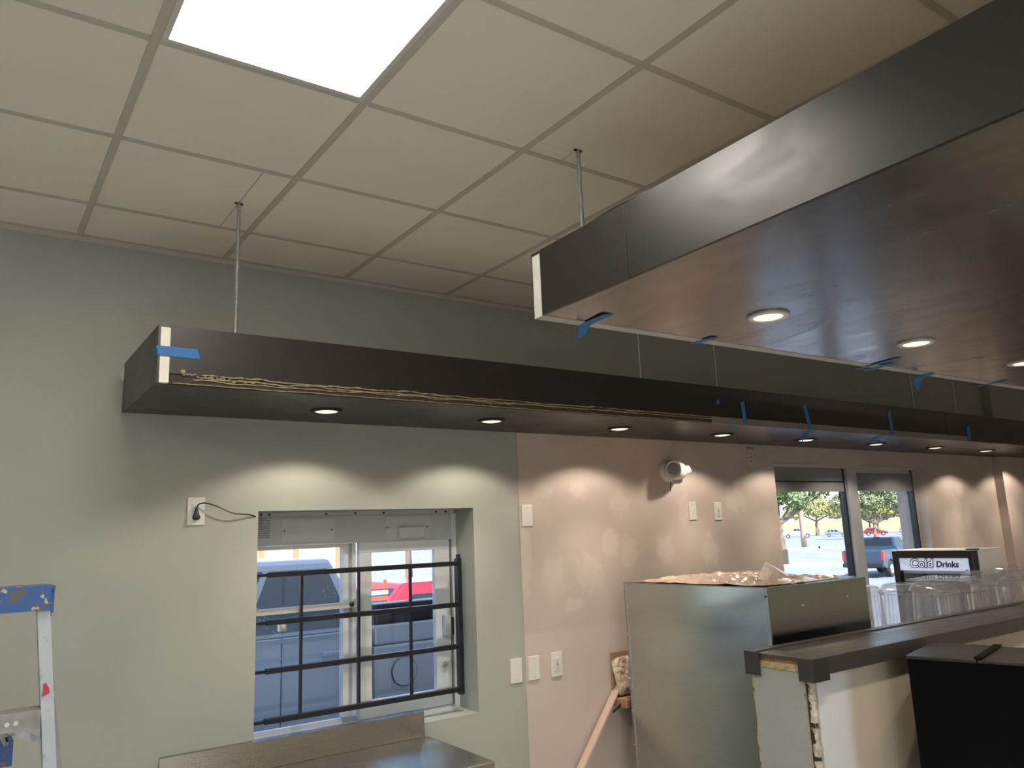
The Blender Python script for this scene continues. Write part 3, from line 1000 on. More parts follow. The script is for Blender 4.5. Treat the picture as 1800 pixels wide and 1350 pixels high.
# emergency light
em = thing('emergency_light', 'white twin-headed emergency light on the primed wall', 'light', (3.49, YP, 2.225))
MB().lathe([(0.070, 0.0), (0.070, -0.016), (0.062, -0.030), (0.035, -0.040), (0.0001, -0.042)], 32, (0, 0, 0), 'Y').build('body', WHITE_PLASTIC, em, smooth=True)
def head(dx, dy, aim, k):
    b = MB().lathe([(0.0001, -0.062 * k), (0.030 * k, -0.058 * k), (0.050 * k, -0.030 * k), (0.058 * k, 0.010 * k), (0.058 * k, 0.060 * k), (0.053 * k, 0.072 * k), (0.047 * k, 0.070 * k)], 32)
    h = b.build('lamp_head', WHITE_PLASTIC, em, smooth=True)
    h.location = (dx, dy, 0.0)
    h.rotation_euler = Vector(aim).to_track_quat('Z', 'Y').to_euler()
    MB().lathe([(0.0001, 0.0745 * k), (0.02 * k, 0.075 * k), (0.042 * k, 0.071 * k), (0.0465 * k, 0.0695 * k)], 28).build('lens', mat('clear_lens', (0.42, 0.42, 0.40), 0.2, 0.3), h, smooth=True)
    MB().ring(0.024 * k, 0.029 * k, 0.0735 * k, 0.079 * k, 24, bev=0.001).build('bulb_ring', mat('grey_ring', (.22, .21, .19), .3), h, smooth=True)
head(0.010, -0.085, (-0.93, -0.36, 0.04), 1.05)
head(0.092, -0.060, (0.93, -0.25, 0.35), 0.55)
MB().tube([(0.01, -0.012, -0.065), (0.012, -0.003, -0.125)], 0.0025, 6).build('pull_wire', SCREW, em)

# taped cover above the shop window
bxm = thing('taped_cover', 'faint pale plate taped on the wall beside the shop window', 'plate', (4.352, YP, 2.34))
MB().box(-0.035, 0.035, -0.004, 0, -0.075, 0.075).build('plate', PRIMER, bxm, 0.002)
MB().box(-0.04, 0.04, -0.007, -0.0042, 0.058, 0.078).build('top_tab', mat('grey_tab', (.25, .24, .23), .6), bxm, 0.001)
for zz in (-0.03, 0.0, 0.03):
    MB().box(-0.008, 0.012, -0.006, -0.0042, zz - 0.005, zz + 0.006).build('slot', mat('grey_slot', (.30, .28, .26), .6), bxm)

# ------------------------------------------------------------------ painter's tape
def tape(pts, wdt, normal, label):
    """strip of tape following points, 'wdt' wide, lying on a surface with this normal (per point or single)"""
    nrm = [Vector(normal)] * len(pts) if not isinstance(normal[0], (tuple, list)) else [Vector(q) for q in normal]
    pts = [Vector(p) for p in pts]
    th = 0.0012
    vs, fs = [], []
    for i, p in enumerate(pts):
        d = (pts[min(i + 1, len(pts) - 1)] - pts[max(i - 1, 0)]).normalized()
        s = d.cross(nrm[i]).normalized() * wdt / 2
        sk = d * (wdt * 0.35 if i in (0, len(pts) - 1) else 0)
        for (a, b_) in ((-1, 0), (1, 0), (1, 1), (-1, 1)):
            vs.append(p + s * a + sk * (0.5 * a) + nrm[i] * (th * b_ + 0.0006))
    for i in range(len(pts) - 1):
        for q in range(4):
            fs.append((i * 4 + q, i * 4 + (q + 1) % 4, i * 4 + 4 + (q + 1) % 4, i * 4 + 4 + q))
    n_ = len(pts) - 1
    fs += [(0, 1, 2, 3), (n_ * 4 + 3, n_ * 4 + 2, n_ * 4 + 1, n_ * 4)]
    c = sum(pts, Vector()) / len(pts)
    o = MB().add([Vector(v) - c for v in vs], fs).build('masking_tape', TAPE)
    o.location = c
    return tag(o, label, 'tape', 'strips of blue masking tape')
N_Y, N_X, N_Z = (0, -1, 0), (-1, 0, 0), (0, 0, -1)
tape([(0.2035, -0.660, 2.556), (0.2035, -0.7215, 2.552)], 0.036, N_X, 'blue tape stuck on the end face of the long soffit')
tape([(0.2032, YS - 0.0022, 2.553), (0.345, YS - 0.0022, 2.5525)], 0.036, N_Y, 'blue tape across the white board edge at the soffit end')
YV = YS - 0.003
tape([(3.196, YV, 2.572), (3.197, YV, 2.545)], 0.022, N_Y, 'tiny scrap of blue tape on the dark fascia near the last glue')
tape([(3.412, YV, 2.572), (3.424, YV, 2.446)], 0.034, N_Y, 'upright blue tape on the soffit fascia, first of the four')
tape([(4.018, YV, 2.590), (4.058, YV, 2.444)], 0.036, N_Y, 'upright slanting blue tape on the soffit fascia, second of the four')
tape([(5.008, YV, 2.612), (5.016, YV, 2.444)], 0.042, N_Y, 'upright blue tape on the soffit fascia, third of the four')
tape([(6.126, YV - 0.001, 2.556), (6.130, YV - 0.001, 2.446)], 0.05, N_Y, 'upright blue tape on the soffit fascia, farthest of the four')
tape([(4.10, -0.700, ZB - 0.0002), (4.13, -0.640, ZB - 0.004), (4.16, -0.600, ZB - 0.022), (4.19, -0.585, ZB - 0.030)], 0.05,
     [N_Z, N_Z, (0, -0.6, -0.8), (0, -0.8, -0.6)], 'curled blue tape under the soffit beside the fifth downlight')
tape([(4.90, -0.712, ZB - 0.0002), (5.02, -0.60, ZB - 0.004), (5.16, -0.50, ZB - 0.010), (5.30, -0.45, ZB - 0.003)], 0.045, N_Z,
     'long blue tape under the soffit beside the sixth downlight')
tape([(3.30, -0.708, ZB - 0.0002), (3.42, -0.66, ZB - 0.0002)], 0.018, N_Z, 'narrow blue tape under the soffit by the end of the glue')
ZH = HB - 0.0022
tape([(1.385, HY + 0.060, ZH - 0.028), (1.372, HY + 0.040, ZH - 0.010), (1.368, HY + 0.020, ZH - 0.001), (1.360, -1.76, ZH), (1.350, -1.835, ZH - 0.002), (1.352, -1.850, ZH + 0.0)], 0.036,
     [(0, -.7, -.7), (0, -.5, -.8), N_Z, N_Z, N_Z, N_Z], 'blue tape hanging at the near back corner of the hood')
tape([(1.930, HY + 0.043, ZH), (1.925, -1.80, ZH)], 0.030, N_Z, 'short blue tape on the white board edge beside the first hood downlight')
tape([(3.035, HY + 0.043, ZH), (2.985, -1.92, ZH)], 0.024, N_Z, 'longer of two crossed blue tapes on the hood edge')
tape([(3.10, HY + 0.040, ZH - 0.002), (3.075, -1.84, ZH - 0.002)], 0.028, N_Z, 'shorter of two crossed blue tapes on the hood edge')
tape([(3.50, -1.790, ZH), (3.53, HY + 0.02, ZH - 0.003), (3.56, HY + 0.045, ZH - 0.020), (3.58, HY + 0.050, ZH - 0.040)], 0.05,
     [N_Z, N_Z, (0, -.7, -.7), (0, -1, 0)], 'curled blue tape hanging from the hood edge near the second downlight')
tape([(4.15, HY + 0.043, ZH), (4.12, -1.87, ZH)], 0.022, N_Z, 'thin blue tape on the far part of the hood edge')

# ------------------------------------------------------------------ steel worktable under the drive-through window
wt = thing('worktable', 'stainless steel worktable with backsplash below the drive-through window', 'table', (1.03, -0.32, 0))
def Wt(b, name, m, bev=0.0, smooth=False):
    o = b.build(name, m, None, bev, smooth)
    o.parent = wt
    o.location = (-1.03, 0.32, 0)
    return o
Wt(MB().box(0.412, 1.655, -0.62, -0.026, 0.856, 0.896), 'table_top', STEEL, 0.008)
Wt(MB().prism([(-0.030, 0.8965), (-0.026, 1.012), (-0.010, 1.016), (-0.004, 1.008), (-0.004, 0.8965)], 0.413, 1.632, 'X'), 'backsplash', STEEL)
for (x, y) in ((0.47, -0.56), (1.59, -0.56), (0.47, -0.09), (1.59, -0.09)):
    Wt(MB().tube([(x, y, 0.0), (x, y, 0.856)], 0.02, 12), 'leg', STEEL, smooth=True)
Wt(MB().box(0.45, 1.61, -0.58, -0.07, 0.25, 0.275), 'lower_shelf', STEEL, 0.004)

# ------------------------------------------------------------------ stainless cabinet
cab = thing('steel_cabinet', 'tall stainless steel cabinet behind the bar end', 'cabinet', (2.84, -1.215, 0), math.radians(-1.2))
D_, Wd_, Zc = 1.012, 0.800, 1.560
def Cb(b, name, m, bev=0.0, smooth=False):
    return b.build(name, m, cab, bev, smooth)
Cb(MB().box(0.006, Wd_, 0.006, D_, 0.10, Zc - 0.004), 'body', STEEL_FRONT)
# slightly bulged side sheet facing left, grid so that it reflects with a curve
def bulged(axis, u0, u1, v0, v1, off, amp, nu=28, nv=36):
    vs, fs = [], []
    for j in range(nv + 1):
        for i in range(nu + 1):
            u, v = u0 + (u1 - u0) * i / nu, v0 + (v1 - v0) * j / nv
            s = math.sin(math.pi * i / nu) * math.sin(math.pi * min(1, (j / nv) * 1.0)) ** 0.6
            s += 0.35 * math.sin(math.pi * i / nu) * math.sin(7.0 * j / nv * math.pi + 1.1) * (j / nv) ** 3
            d = off - amp * s
            vs.append((d, u, v) if axis == 'X' else (u, d, v))
    for j in range(nv):
        for i in range(nu):
            k = j * (nu + 1) + i
            fs.append((k, k + 1, k + nu + 2, k + nu + 1))
    return MB().add(vs, fs)
o = Cb(bulged('X', 0.020 - 0.5, D_ - 0.514, 0.11, Zc - 0.004, -6.0, 0.006), 'side_sheet', STEEL_SIDE, smooth=True)
o.location = (6.0, 0.5, 0)          # origin set back so that the brushing runs level across the sheet
Cb(MB().box(-0.003, 0.010, -0.002, 0.020, 0.10, Zc), 'corner_flange', STEEL, 0.001)
Cb(MB().box(-0.006, 0.006, D_ - 0.014, D_, 0.10, Zc), 'edge_flange', STEEL, 0.001)
o = Cb(bulged('Y', 0.011 - 0.4, Wd_ - 0.4, 0.11, Zc, -6.0, 0.002), 'front_sheet', STEEL_FRONT, smooth=True)
o.location = (0.4, 6.0, 0)
Cb(MB().box(0.0, Wd_, 0.0, D_, Zc - 0.003, Zc), 'top_sheet', STEEL)
for z in (1.52, 1.27, 1.03, 0.86, 0.68):
    Cb(MB().lathe([(0.005, -0.0105), (0.005, -0.006)], 10, (0, D_ - 0.007, z), 'X'), 'screw', ALU)
Cb(MB().lathe([(0.005, -0.0075), (0.005, -0.003)], 10, (0, 0.010, 1.52), 'X'), 'screw', SCREW)
for (x, z) in ((0.25, 1.46), (0.62, 1.475), (0.26, 1.268), (0.70, 1.27)):
    Cb(MB().lathe([(0.004, -0.006), (0.004, -0.001)], 10, (x, 0, z), 'Y'), 'rivet', WHITE_PLASTIC)
for (x, y) in ((0.06, 0.06), (0.74, 0.06), (0.06, 0.95), (0.74, 0.95)):
    Cb(MB().lathe([(0.02, 0.0), (0.028, 0.02), (0.02, 0.10)], 14, (x, y, 0)), 'foot', SCREW, smooth=True)

# crumpled protective film lying on the cabinet
def crumple(name, cx, cy, w_, d_, z0, hgt, m, seed, nx=46, ny=46, label=None):
    vs, fs = [], []
    for j in range(ny + 1):
        for i in range(nx + 1):
            u, v = i / nx - 0.5, j / ny - 0.5
            p = Vector((u * w_ * 7, v * d_ * 7, seed))
            fold = abs(noise.noise(p * 0.9)) + 0.6 * abs(noise.noise(p * 2.1)) + 0.3 * abs(noise.noise(p * 4.7))
            edge = min(1, (0.5 - abs(u)) * 7) * min(1, (0.5 - abs(v)) * 7)
            z = z0 + hgt * fold * (0.25 + 0.75 * edge)
            vs.append((u * w_ + 0.03 * noise.noise(p * 0.8 + Vector((5, 0, 0))), v * d_ + 0.03 * noise.noise(p * 0.8 + Vector((0, 5, 0))), z))
    for j in range(ny):
        for i in range(nx):
            k = j * (nx + 1) + i
            fs.append((k, k + 1, k + nx + 2, k + nx + 1))
    o = MB().add(vs, fs).build(name, m)
    o.location = (cx, cy, 0)
    sol = o.modifiers.new('thickness', 'SOLIDIFY')
    sol.thickness = 0.0015
    return o
FILM = paint_spots('protective_film', (0.45, 0.34, 0.27), [(0.55, 0.45, 0.37), (0.46, 0.19, 0.15), (0.58, 0.50, 0.44)], 0.28, 0, 11.0, 0.55, 0.63)
film = tag(crumple('protective_film', 3.235, -0.72, 0.74, 0.92, 1.563, 0.036, FILM, 2.2), 'crumpled beige protective film lying on the steel cabinet', 'film')
pk = MB()
pk.add([(3.02, -1.00, 1.566), (3.25, -1.06, 1.572), (3.14, -0.99, 1.665), (3.16, -0.90, 1.575), (3.32, -0.97, 1.60)],
       [(0, 1, 2), (1, 4, 2), (0, 2, 3), (2, 4, 3), (0, 3, 4, 1)])
pk_o = pk.build('folded_corner', FILM, film)
pk_o.location = (-3.235, 0.72, 0)

# trim board leaning between wall and cabinet, cardboard and scrap behind
bd = MB().bar((2.03, -0.16, 0.014), (2.925, -0.034, 0.975), 0.012, 0.055, (0, -1, 0.1))
o = bd.build('trim_board', mat('primed_pine', (0.62, 0.47, 0.38), 0.6, var=0.08, vscale=12, stretch=(1, 8, 8)), None, 0.0015)
tag(o, 'narrow wooden trim board leaning diagonally beside the steel cabinet', 'board')
cb = thing('wall_shelf_block', 'small reddish wooden block with crumpled plastic on the wall behind the cabinet', 'shelf', (2.965, YP, 0.86))
CARD = mat('cardboard', (0.34, 0.21, 0.12), 0.85, var=0.12, vscale=10)
MB().box(-0.10, 0.12, -0.15, 0.0, 0.0, 0.045).build('block', mat('reddish_wood', (0.36, 0.20, 0.14), 0.7, var=0.2, vscale=9), cb, 0.003)
MB().box(-0.08, 0.10, -0.020, -0.008, 0.046, 0.29).build('card', CARD, cb, 0.001)
cr_ = crumple('plastic_wrap', 0, 0, 0.17, 0.20, 0.0, 0.05, FILM, 9.1, 20, 20)
cr_.parent = cb
cr_.rotation_euler = (math.radians(78), 0, 0)
cr_.location = (0.01, -0.035, 0.155)
MB().add([(-0.10, -0.10, 0.02), (-0.10, -0.09, 0.02), (-0.16, -0.09, -0.015), (-0.16, -0.10, -0.015), (-0.10, -0.10, 0.005), (-0.10, -0.09, 0.005), (-0.16, -0.09, -0.022), (-0.16, -0.10, -0.022)],
         [(0, 1, 2, 3), (7, 6, 5, 4), (0, 3, 7, 4), (1, 5, 6, 2), (2, 6, 7, 3), (0, 4, 5, 1)]).build('black_tab', BLACK_PLASTIC, cb)

# ------------------------------------------------------------------ bar: plastered half wall with dark cap
BX, BYF, BYB, BZ = 2.49, -1.660, -1.352, 1.320
bar_ = thing('bar_counter', 'long plastered half-wall bar with dark laminate cap', 'bar', (BX, -1.5, 0))
def Br(b, name, m, bev=0.0, smooth=False):
    o = b.build(name, m, None, bev, smooth)
    o.parent = bar_
    o.location = (-BX, 1.5, 0)
    return o
XB = 8.6
Br(MB().box(BX + 0.022, XB, -1.628, -1.384, 0, BZ - 0.052), 'core', SUBSTRATE)
Br(MB().box(BX + 0.008, BX + 0.0215, -1.612, -1.366, 0, BZ - 0.048), 'end_board', mat('pale_board', (0.30, 0.315, 0.30), 0.7, var=0.04, vscale=8))
Br(MB().box(BX + 0.05, XB, -1.642, -1.6285, 0, BZ - 0.055), 'front_board', daylight_board('painted_daylight_board'))
Br(MB().box(BX + 0.05, XB, -1.3835, -1.372, 0, BZ - 0.055), 'back_board', PRIMER)
# rough plaster corner
def rough_strip(x, y, z0, z1, rx, seed, n=60):
    pts, rs = [], []
    for k in range(n + 1):
        z = z0 + (z1 - z0) * k / n
        pts.append((x + 0.006 * noise.noise(Vector((seed, z * 9, 0))), y + 0.004 * noise.noise(Vector((seed, z * 9, 7))), z))
        rs.append(rx * (0.8 + 0.5 * noise.noise(Vector((seed, z * 21, 2)))))
    return MB().tube(pts, rs, 8)
PLA = mat('rough_plaster', (0.52, 0.47, 0.40), 0.9, var=0.35, vscale=30, bump=0.6, bscale=60)
Br(rough_strip(BX + 0.034, -1.628, 0, BZ - 0.055, 0.019, 1.0), 'corner_bead', PLA, smooth=True)
Br(rough_strip(BX + 0.012, -1.612, 0, BZ - 0.055, 0.0045, 3.0), 'glue_bead', GLUE, smooth=True)
Br(rough_strip(BX + 0.010, -1.364, 0, BZ - 0.055, 0.005, 5.0), 'glue_bead', GLUE, smooth=True)
# cap: layered core visible at the end, dark top, fascias and corner pieces
LAMB = laminate('bar_laminate', (0.085, 0.078, 0.07), 0.33, 0.4, 0.3, (1.2, 6, 6))
Br(MB().box(BX + 0.012, XB, BYF + 0.014, BYB - 0.014, BZ - 0.050, BZ - 0.030), 'plywood_core', mat('plywood_edge', (0.42, 0.31, 0.17), 0.7, var=0.3, vscale=40))
Br(MB().box(BX + 0.018, XB, BYF + 0.014, BYB - 0.014, BZ - 0.0295, BZ - 0.014), 'plywood_core', mat('plywood_edge_dark', (0.24, 0.15, 0.08), 0.7, var=0.3, vscale=40))
Br(MB().box(BX + 0.008, XB, BYF + 0.002, BYB - 0.034, BZ - 0.0138, BZ), 'cap_top', LAMB, 0.001)
Br(MB().box(BX + 0.002, XB, BYB - 0.032, BYB, BZ - 0.012, BZ + 0.006), 'back_edge_strip', LAMB, 0.001)
Br(MB().box(BX + 0.102, XB, BYF - 0.012, BYF + 0.0015, BZ - 0.066, BZ + 0.001), 'front_fascia', LAMB, 0.001)
Br(MB().box(BX + 0.09, XB, BYB + 0.0005, BYB + 0.012, BZ - 0.066, BZ + 0.006), 'back_fascia', LAMB, 0.001)
cpm = mat('dark_corner_piece', (0.045, 0.042, 0.042), 0.4, 0.2)
Br(MB().box(BX - 0.006, BX + 0.0055, BYF - 0.014, BYF + 0.058, BZ - 0.088, BZ + 0.001).box(BX + 0.0055, BX + 0.10, BYF - 0.014, BYF - 0.0005, BZ - 0.088, BZ + 0.001), 'corner_piece', cpm, 0.001)
Br(MB().box(BX - 0.008, BX + 0.001, BYB - 0.060, BYB + 0.013, BZ - 0.088, BZ + 0.007).box(BX + 0.001, BX + 0.085, BYB + 0.0005, BYB + 0.013, BZ - 0.088, BZ + 0.007), 'corner_piece', cpm, 0.001)
# scraggly adhesive below the cap end
gb = MB()
for k in range(44):
    y = BYF + 0.065 + (BYB - BYF - 0.13) * k / 43
    gb.lathe([(0.0001, -0.004), (0.005, -0.002), (0.006, 0.0), (0.004, 0.003), (0.0001, 0.004)], 7,
             (BX + 0.008, y, BZ - 0.050 + random.uniform(-.006, .004)))
Br(gb, 'glue_smear', GLUE, smooth=True)

# ------------------------------------------------------------------ black fridge in front of the bar
bf = thing('black_fridge', 'low black fridge in front of the bar', 'fridge', (2.955, -1.795, 0), math.radians(14.0))
BKM = mat('black_enamel', (0.002, 0.0022, 0.0035), 0.5, 0.0, 0.08, var=0.15, vscale=8)
BKT = mat('black_worn_top', (0.022, 0.019, 0.016), 0.35, var=0.4, vscale=9)
ZF = 1.296
MB().box(0.0, 0.42, -0.92, 0.0, 0.03, ZF - 0.014).build('body', BKM, bf, 0.004)
MB().box(-0.004, 0.424, -0.258, 0.004, ZF - 0.0138, ZF).build('hinge_cover', BKT, bf, 0.003)
MB().box(-0.006, 0.424, -0.92, -0.262, ZF - 0.013, ZF - 0.002).build('lid', BKT, bf, 0.003)
MB().box(0.02, 0.43, -0.275, -0.245, ZF + 0.0004, ZF + 0.006).build('hinge_bar', BKM, bf, 0.002)
MB().lathe([(0.0001, 0.0), (0.016, 0.003), (0.012, 0.012), (0.0001, 0.014)], 12, (0.015, -0.262, ZF)).build('hinge_knuckle', BKM, bf, smooth=True)
MB().lathe([(0.006, -0.003), (0.006, 0.001)], 12, (0, -0.46, ZF - 0.040), 'X').build('screw', ALU, bf)
for (x, y) in ((0.05, -0.06), (0.37, -0.06), (0.05, -0.86), (0.37, -0.86)):
    MB().lathe([(0.02, 0.0), (0.02, 0.03)], 12, (x, y, 0)).build('foot', BLACK_PLASTIC, bf)

# ------------------------------------------------------------------ prep counter with clear food boxes, drinks fridge
pc = thing('prep_counter', 'stainless prep counter behind the bar', 'counter', (4.9, -0.85, 0))
MB().box(-1.2, 2.6, -0.52, 0.42, 0.93, 0.97).build('counter_top', STEEL, pc, 0.004)
MB().box(-1.15, 2.55, -0.47, 0.40, 0.10, 0.929).build('base', STEEL_FRONT, pc, 0.004)

def food_box(x, y, z, w_, d_, h_, label, lid=False):
    """upturned clear box: ribbed walls narrowing to the raised base plate on top"""
    t = thing('food_box', label, 'food box', (x, y, z), group='clear food boxes on the prep counter')
    t_ = 0.004
    a, b_ = w_ / 2, d_ / 2
    # outline with rounded corners and ribs, lofted from rim (bottom) to base (top)
    def outline(a, b_, rib, zz):
        pts = []
        nseg = 10
        cr = 0.05
        import itertools
        for (sx, sy, ang) in ((1, -1, -90), (1, 1, 0), (-1, 1, 90), (-1, -1, 180)):
            for k in range(5):
                an = math.radians(ang + 90 * k / 4)
                pts.append((sx * (a - cr) + cr * math.cos(an), sy * (b_ - cr) + cr * math.sin(an), zz))
            # ribs along the following edge
            (nx_, ny_) = {(1, -1): (1, 1), (1, 1): (-1, 1), (-1, 1): (-1, -1), (-1, -1): (1, -1)}[(sx, sy)]
            an = math.radians(ang + 90)
            s = Vector((sx * (a - cr) + cr * math.cos(an), sy * (b_ - cr) + cr * math.sin(an)))
            e = Vector((nx_ * (a - cr) + cr * math.cos(an), ny_ * (b_ - cr) + cr * math.sin(an)))
            nr = Vector((math.cos(an), math.sin(an)))
            m_ = 24
            for k in range(1, m_):
                q = s.lerp(e, k / m_) - nr * (rib if (k // 2) % 3 == 1 else 0)
                pts.append((q.x, q.y, zz))
        return pts
    levels = [(a, b_, 0, 0.0), (a, b_, 0, 0.012), (a - 0.022, b_ - 0.022, 0.000, 0.013), (a - 0.024, b_ - 0.024, 0.007, 0.030),
              (a - 0.040, b_ - 0.040, 0.007, h_ - 0.075), (a - 0.042, b_ - 0.042, 0.0, h_ - 0.062), (a - 0.028, b_ - 0.028, 0.0, h_ - 0.056),
              (a - 0.030, b_ - 0.030, 0.0, h_ - 0.040), (a - 0.055, b_ - 0.055, 0.0, h_ - 0.006), (a - 0.065, b_ - 0.065, 0.0, h_)]
    vs, fs = [], []
    for lv in levels:
        vs += outline(*lv)
    n = len(vs) // len(levels)
    for i in range(len(levels) - 1):
        for k in range(n):
            fs.append((i * n + k, i * n + (k + 1) % n, (i + 1) * n + (k + 1) % n, (i + 1) * n + k))
    fs.append(tuple(range((len(levels) - 1) * n, len(levels) * n)))
    o = MB().add(vs, fs).build('shell', CLEAR, t, smooth=True)
    sol = o.modifiers.new('thickness', 'SOLIDIFY')
    sol.thickness = 0.004
    if lid:
        MB().box(-a * 0.82, a * 0.82, -b_ * 0.85, b_ * 0.85, h_ + 0.002, h_ + 0.014).build('lid', CLEAR, t, 0.004)
        MB().box(-a * 0.55, a * 0.55, -b_ * 0.6, b_ * 0.6, h_ + 0.0145, h_ + 0.026).build('lid_panel', CLEAR, t, 0.004)
    return t
food_box(4.365, -1.110, 0.972, 0.33, 0.46, 0.505, 'ribbed clear food box upturned next to the steel cabinet')
food_box(4.712, -1.115, 0.972, 0.33, 0.45, 0.500, 'ribbed clear food box upturned, middle of the front three', True)
food_box(5.02, -1.220, 0.972, 0.27, 0.27, 0.520, 'ribbed clear food box upturned in front of the drinks fridge', True)
food_box(5.40, -1.230, 0.972, 0.33, 0.26, 0.530, 'ribbed clear food box upturned at the right picture edge', True)
food_box(4.37, -0.665, 0.972, 0.33, 0.40, 0.480, 'ribbed clear food box upturned in the back row by the shop window')

df = thing('drinks_fridge', 'white counter-top drinks fridge with black door and lettered header', 'fridge', (5.20, -0.784, 0.972))
FW, FH_, FD = 0.566, 0.664, 0.40      # along y, height, depth along x
WHT = mat('white_enamel', (0.70, 0.70, 0.70), 0.35)
b = MB()
b.box(0.052, FD, -FW / 2, -FW / 2 + 0.03, 0.01, FH_ - 0.004).box(0.052, FD, FW / 2 - 0.03, FW / 2, 0.01, FH_ - 0.004)
b.box(0.052, FD, -FW / 2 + 0.03, FW / 2 - 0.03, 0.01, 0.09).box(0.052, FD, -FW / 2 + 0.03, FW / 2 - 0.03, FH_ - 0.16, FH_ - 0.004)
b.box(FD - 0.03, FD, -FW / 2 + 0.03, FW / 2 - 0.03, 0.09, FH_ - 0.16)
b.build('body', WHT, df)
MB().box(0.0, FD, -FW / 2 - 0.002, FW / 2 + 0.002, FH_ - 0.0038, FH_ + 0.002).build('top_cover', WHT, df, 0.002)
dr = MB()
dr.box(0.0, 0.048, -FW / 2, FW / 2, FH_ - 0.052, FH_ - 0.006).box(0.0, 0.048, -FW / 2, FW / 2, 0.01, 0.06)
dr.box(0.0, 0.048, -FW / 2, -FW / 2 + 0.042, 0.06, FH_ - 0.052).box(0.0, 0.048, FW / 2 - 0.042, FW / 2, 0.06, FH_ - 0.052)
door = dr.build('door', BLACK_PLASTIC, df)
MB().box(0.022, 0.028, -FW / 2 + 0.042, FW / 2 - 0.042, 0.06, FH_ - 0.138).build('door_glass', GLASS, door)
SIGN = mat('header_sign', (0.60, 0.66, 0.78), 0.35, emit=(0.60, 0.70, 0.92), estr=0.34)
MB().box(0.012, 0.024, -FW / 2 + 0.042, FW / 2 - 0.042, FH_ - 0.137, FH_ - 0.0525).build('header_sign', SIGN, door)
MB().tube([(-0.012, -FW / 2 - 0.006, 0.12), (-0.012, -FW / 2 - 0.006, FH_ - 0.02)], 0.012, 12).build('hinge_edge', BLACK_PLASTIC, door, smooth=True)
MB().box(0.0, 0.06, -FW / 2 - 0.012, -FW / 2 + 0.05, FH_ + 0.0022, FH_ + 0.010).build('hinge', BLACK_PLASTIC, df, 0.002)
for zz in (0.22, 0.36):
    MB().box(0.06, FD - 0.04, -FW / 2 + 0.035, FW / 2 - 0.035, zz, zz + 0.006).build('shelf', ALU, df)

def text_mesh(body, size, m, parent, loc, bold=0.0, shear=0.0, ext=0.0006, sx=1.0, name='lettering'):
    cu = bpy.data.curves.new('t', 'FONT')
    cu.body = body
    cu.size = size
    cu.offset = bold
    cu.shear = shear
    cu.extrude = ext
    cu.resolution_u = 6
    to = bpy.data.objects.new('t', cu)
    COL.objects.link(to)
    bpy.context.view_layer.update()
    dg = bpy.context.evaluated_depsgraph_get()
    me = bpy.data.meshes.new_from_object(to.evaluated_get(dg))
    bpy.data.objects.remove(to)
    me.materials.clear()
    me.materials.append(m)
    # text plane x,y -> world -y, z ; facing -x
    for v in me.vertices:
        x, y, z = v.co
        v.co = (-z, -x * sx, y)
    o = bpy.data.objects.new(name, me)
    COL.objects.link(o)
    o.parent = parent
    o.location = loc
    return o
NAVY = mat('navy_print', (0.015, 0.018, 0.05), 0.5)
PALE = mat('pale_print', (0.75, 0.80, 0.92), 0.5, emit=(0.7, 0.8, 1.0), estr=0.30)
text_mesh('Cold', 0.082, NAVY, door, (0.0112, FW / 2 - 0.115, FH_ - 0.115), 0.0060, 0.12, 0.0003)
text_mesh('Cold', 0.082, PALE, door, (0.0104, FW / 2 - 0.115, FH_ - 0.115), 0.0004, 0.12, 0.0003)
text_mesh('Drinks', 0.056, NAVY, door, (0.0112, FW / 2 - 0.298, FH_ - 0.112), 0.0018, 0.12, 0.0003)
MB().box(0.0112, 0.0118, -FW / 2 + 0.055, -FW / 2 + 0.075, FH_ - 0.133, FH_ - 0.128).build('small_print', NAVY, door)
for (p, q) in (((FW / 2 - 0.05, FH_ - 0.06), (FW / 2 - 0.12, FH_ - 0.10)), ((FW / 2 - 0.05, FH_ - 0.075), (FW / 2 - 0.13, FH_ - 0.125)),
               ((FW / 2 - 0.08, FH_ - 0.058), (FW / 2 - 0.14, FH_ - 0.082))):
    MB().bar((0.0114, *p), (0.0114, *q), 0.0012, 0.001, (1, 0, 0)).build('splash_line', NAVY, door)

# ------------------------------------------------------------------ stepladder at the left
ld = thing('stepladder', 'paint-spattered aluminium stepladder with blue top cap', 'ladder', (-0.33, -1.03, 0))
BLUE_CAP = paint_spots('blue_cap', (0.03, 0.10, 0.30), [(0.10, 0.10, 0.09), (0.45, 0.42, 0.36), (0.35, 0.10, 0.07)], 0.5, 0, 26.0, 0.57, 0.6)
ALP = paint_spots('spattered_aluminium', (0.40, 0.42, 0.46), [(0.52, 0.53, 0.54), (0.22, 0.23, 0.24)], 0.45, 0.35, 13.0, 0.54, 0.66)
def Ld(b, name, m, bev=0.0, smooth=False, parent=None):
    o = b.build(name, m, None, bev, smooth)
    o.parent = parent or ld
    return o
ZC = 1.766
cap = Ld(MB().box(-0.225, 0.222, -0.085, 0.085, ZC - 0.010, ZC).box(-0.225, 0.222, -0.085, -0.073, ZC - 0.066, ZC - 0.010)
         .box(-0.225, 0.222, 0.073, 0.085, ZC - 0.066, ZC - 0.010).box(-0.225, -0.213, -0.073, 0.073, ZC - 0.066, ZC - 0.010)
         .box(0.2235, 0.230, -0.073, 0.073, ZC - 0.082, ZC - 0.010).box(0.2221, 0.230, -0.085, 0.085, ZC - 0.0099, ZC - 0.001), 'top_cap', BLUE_CAP)
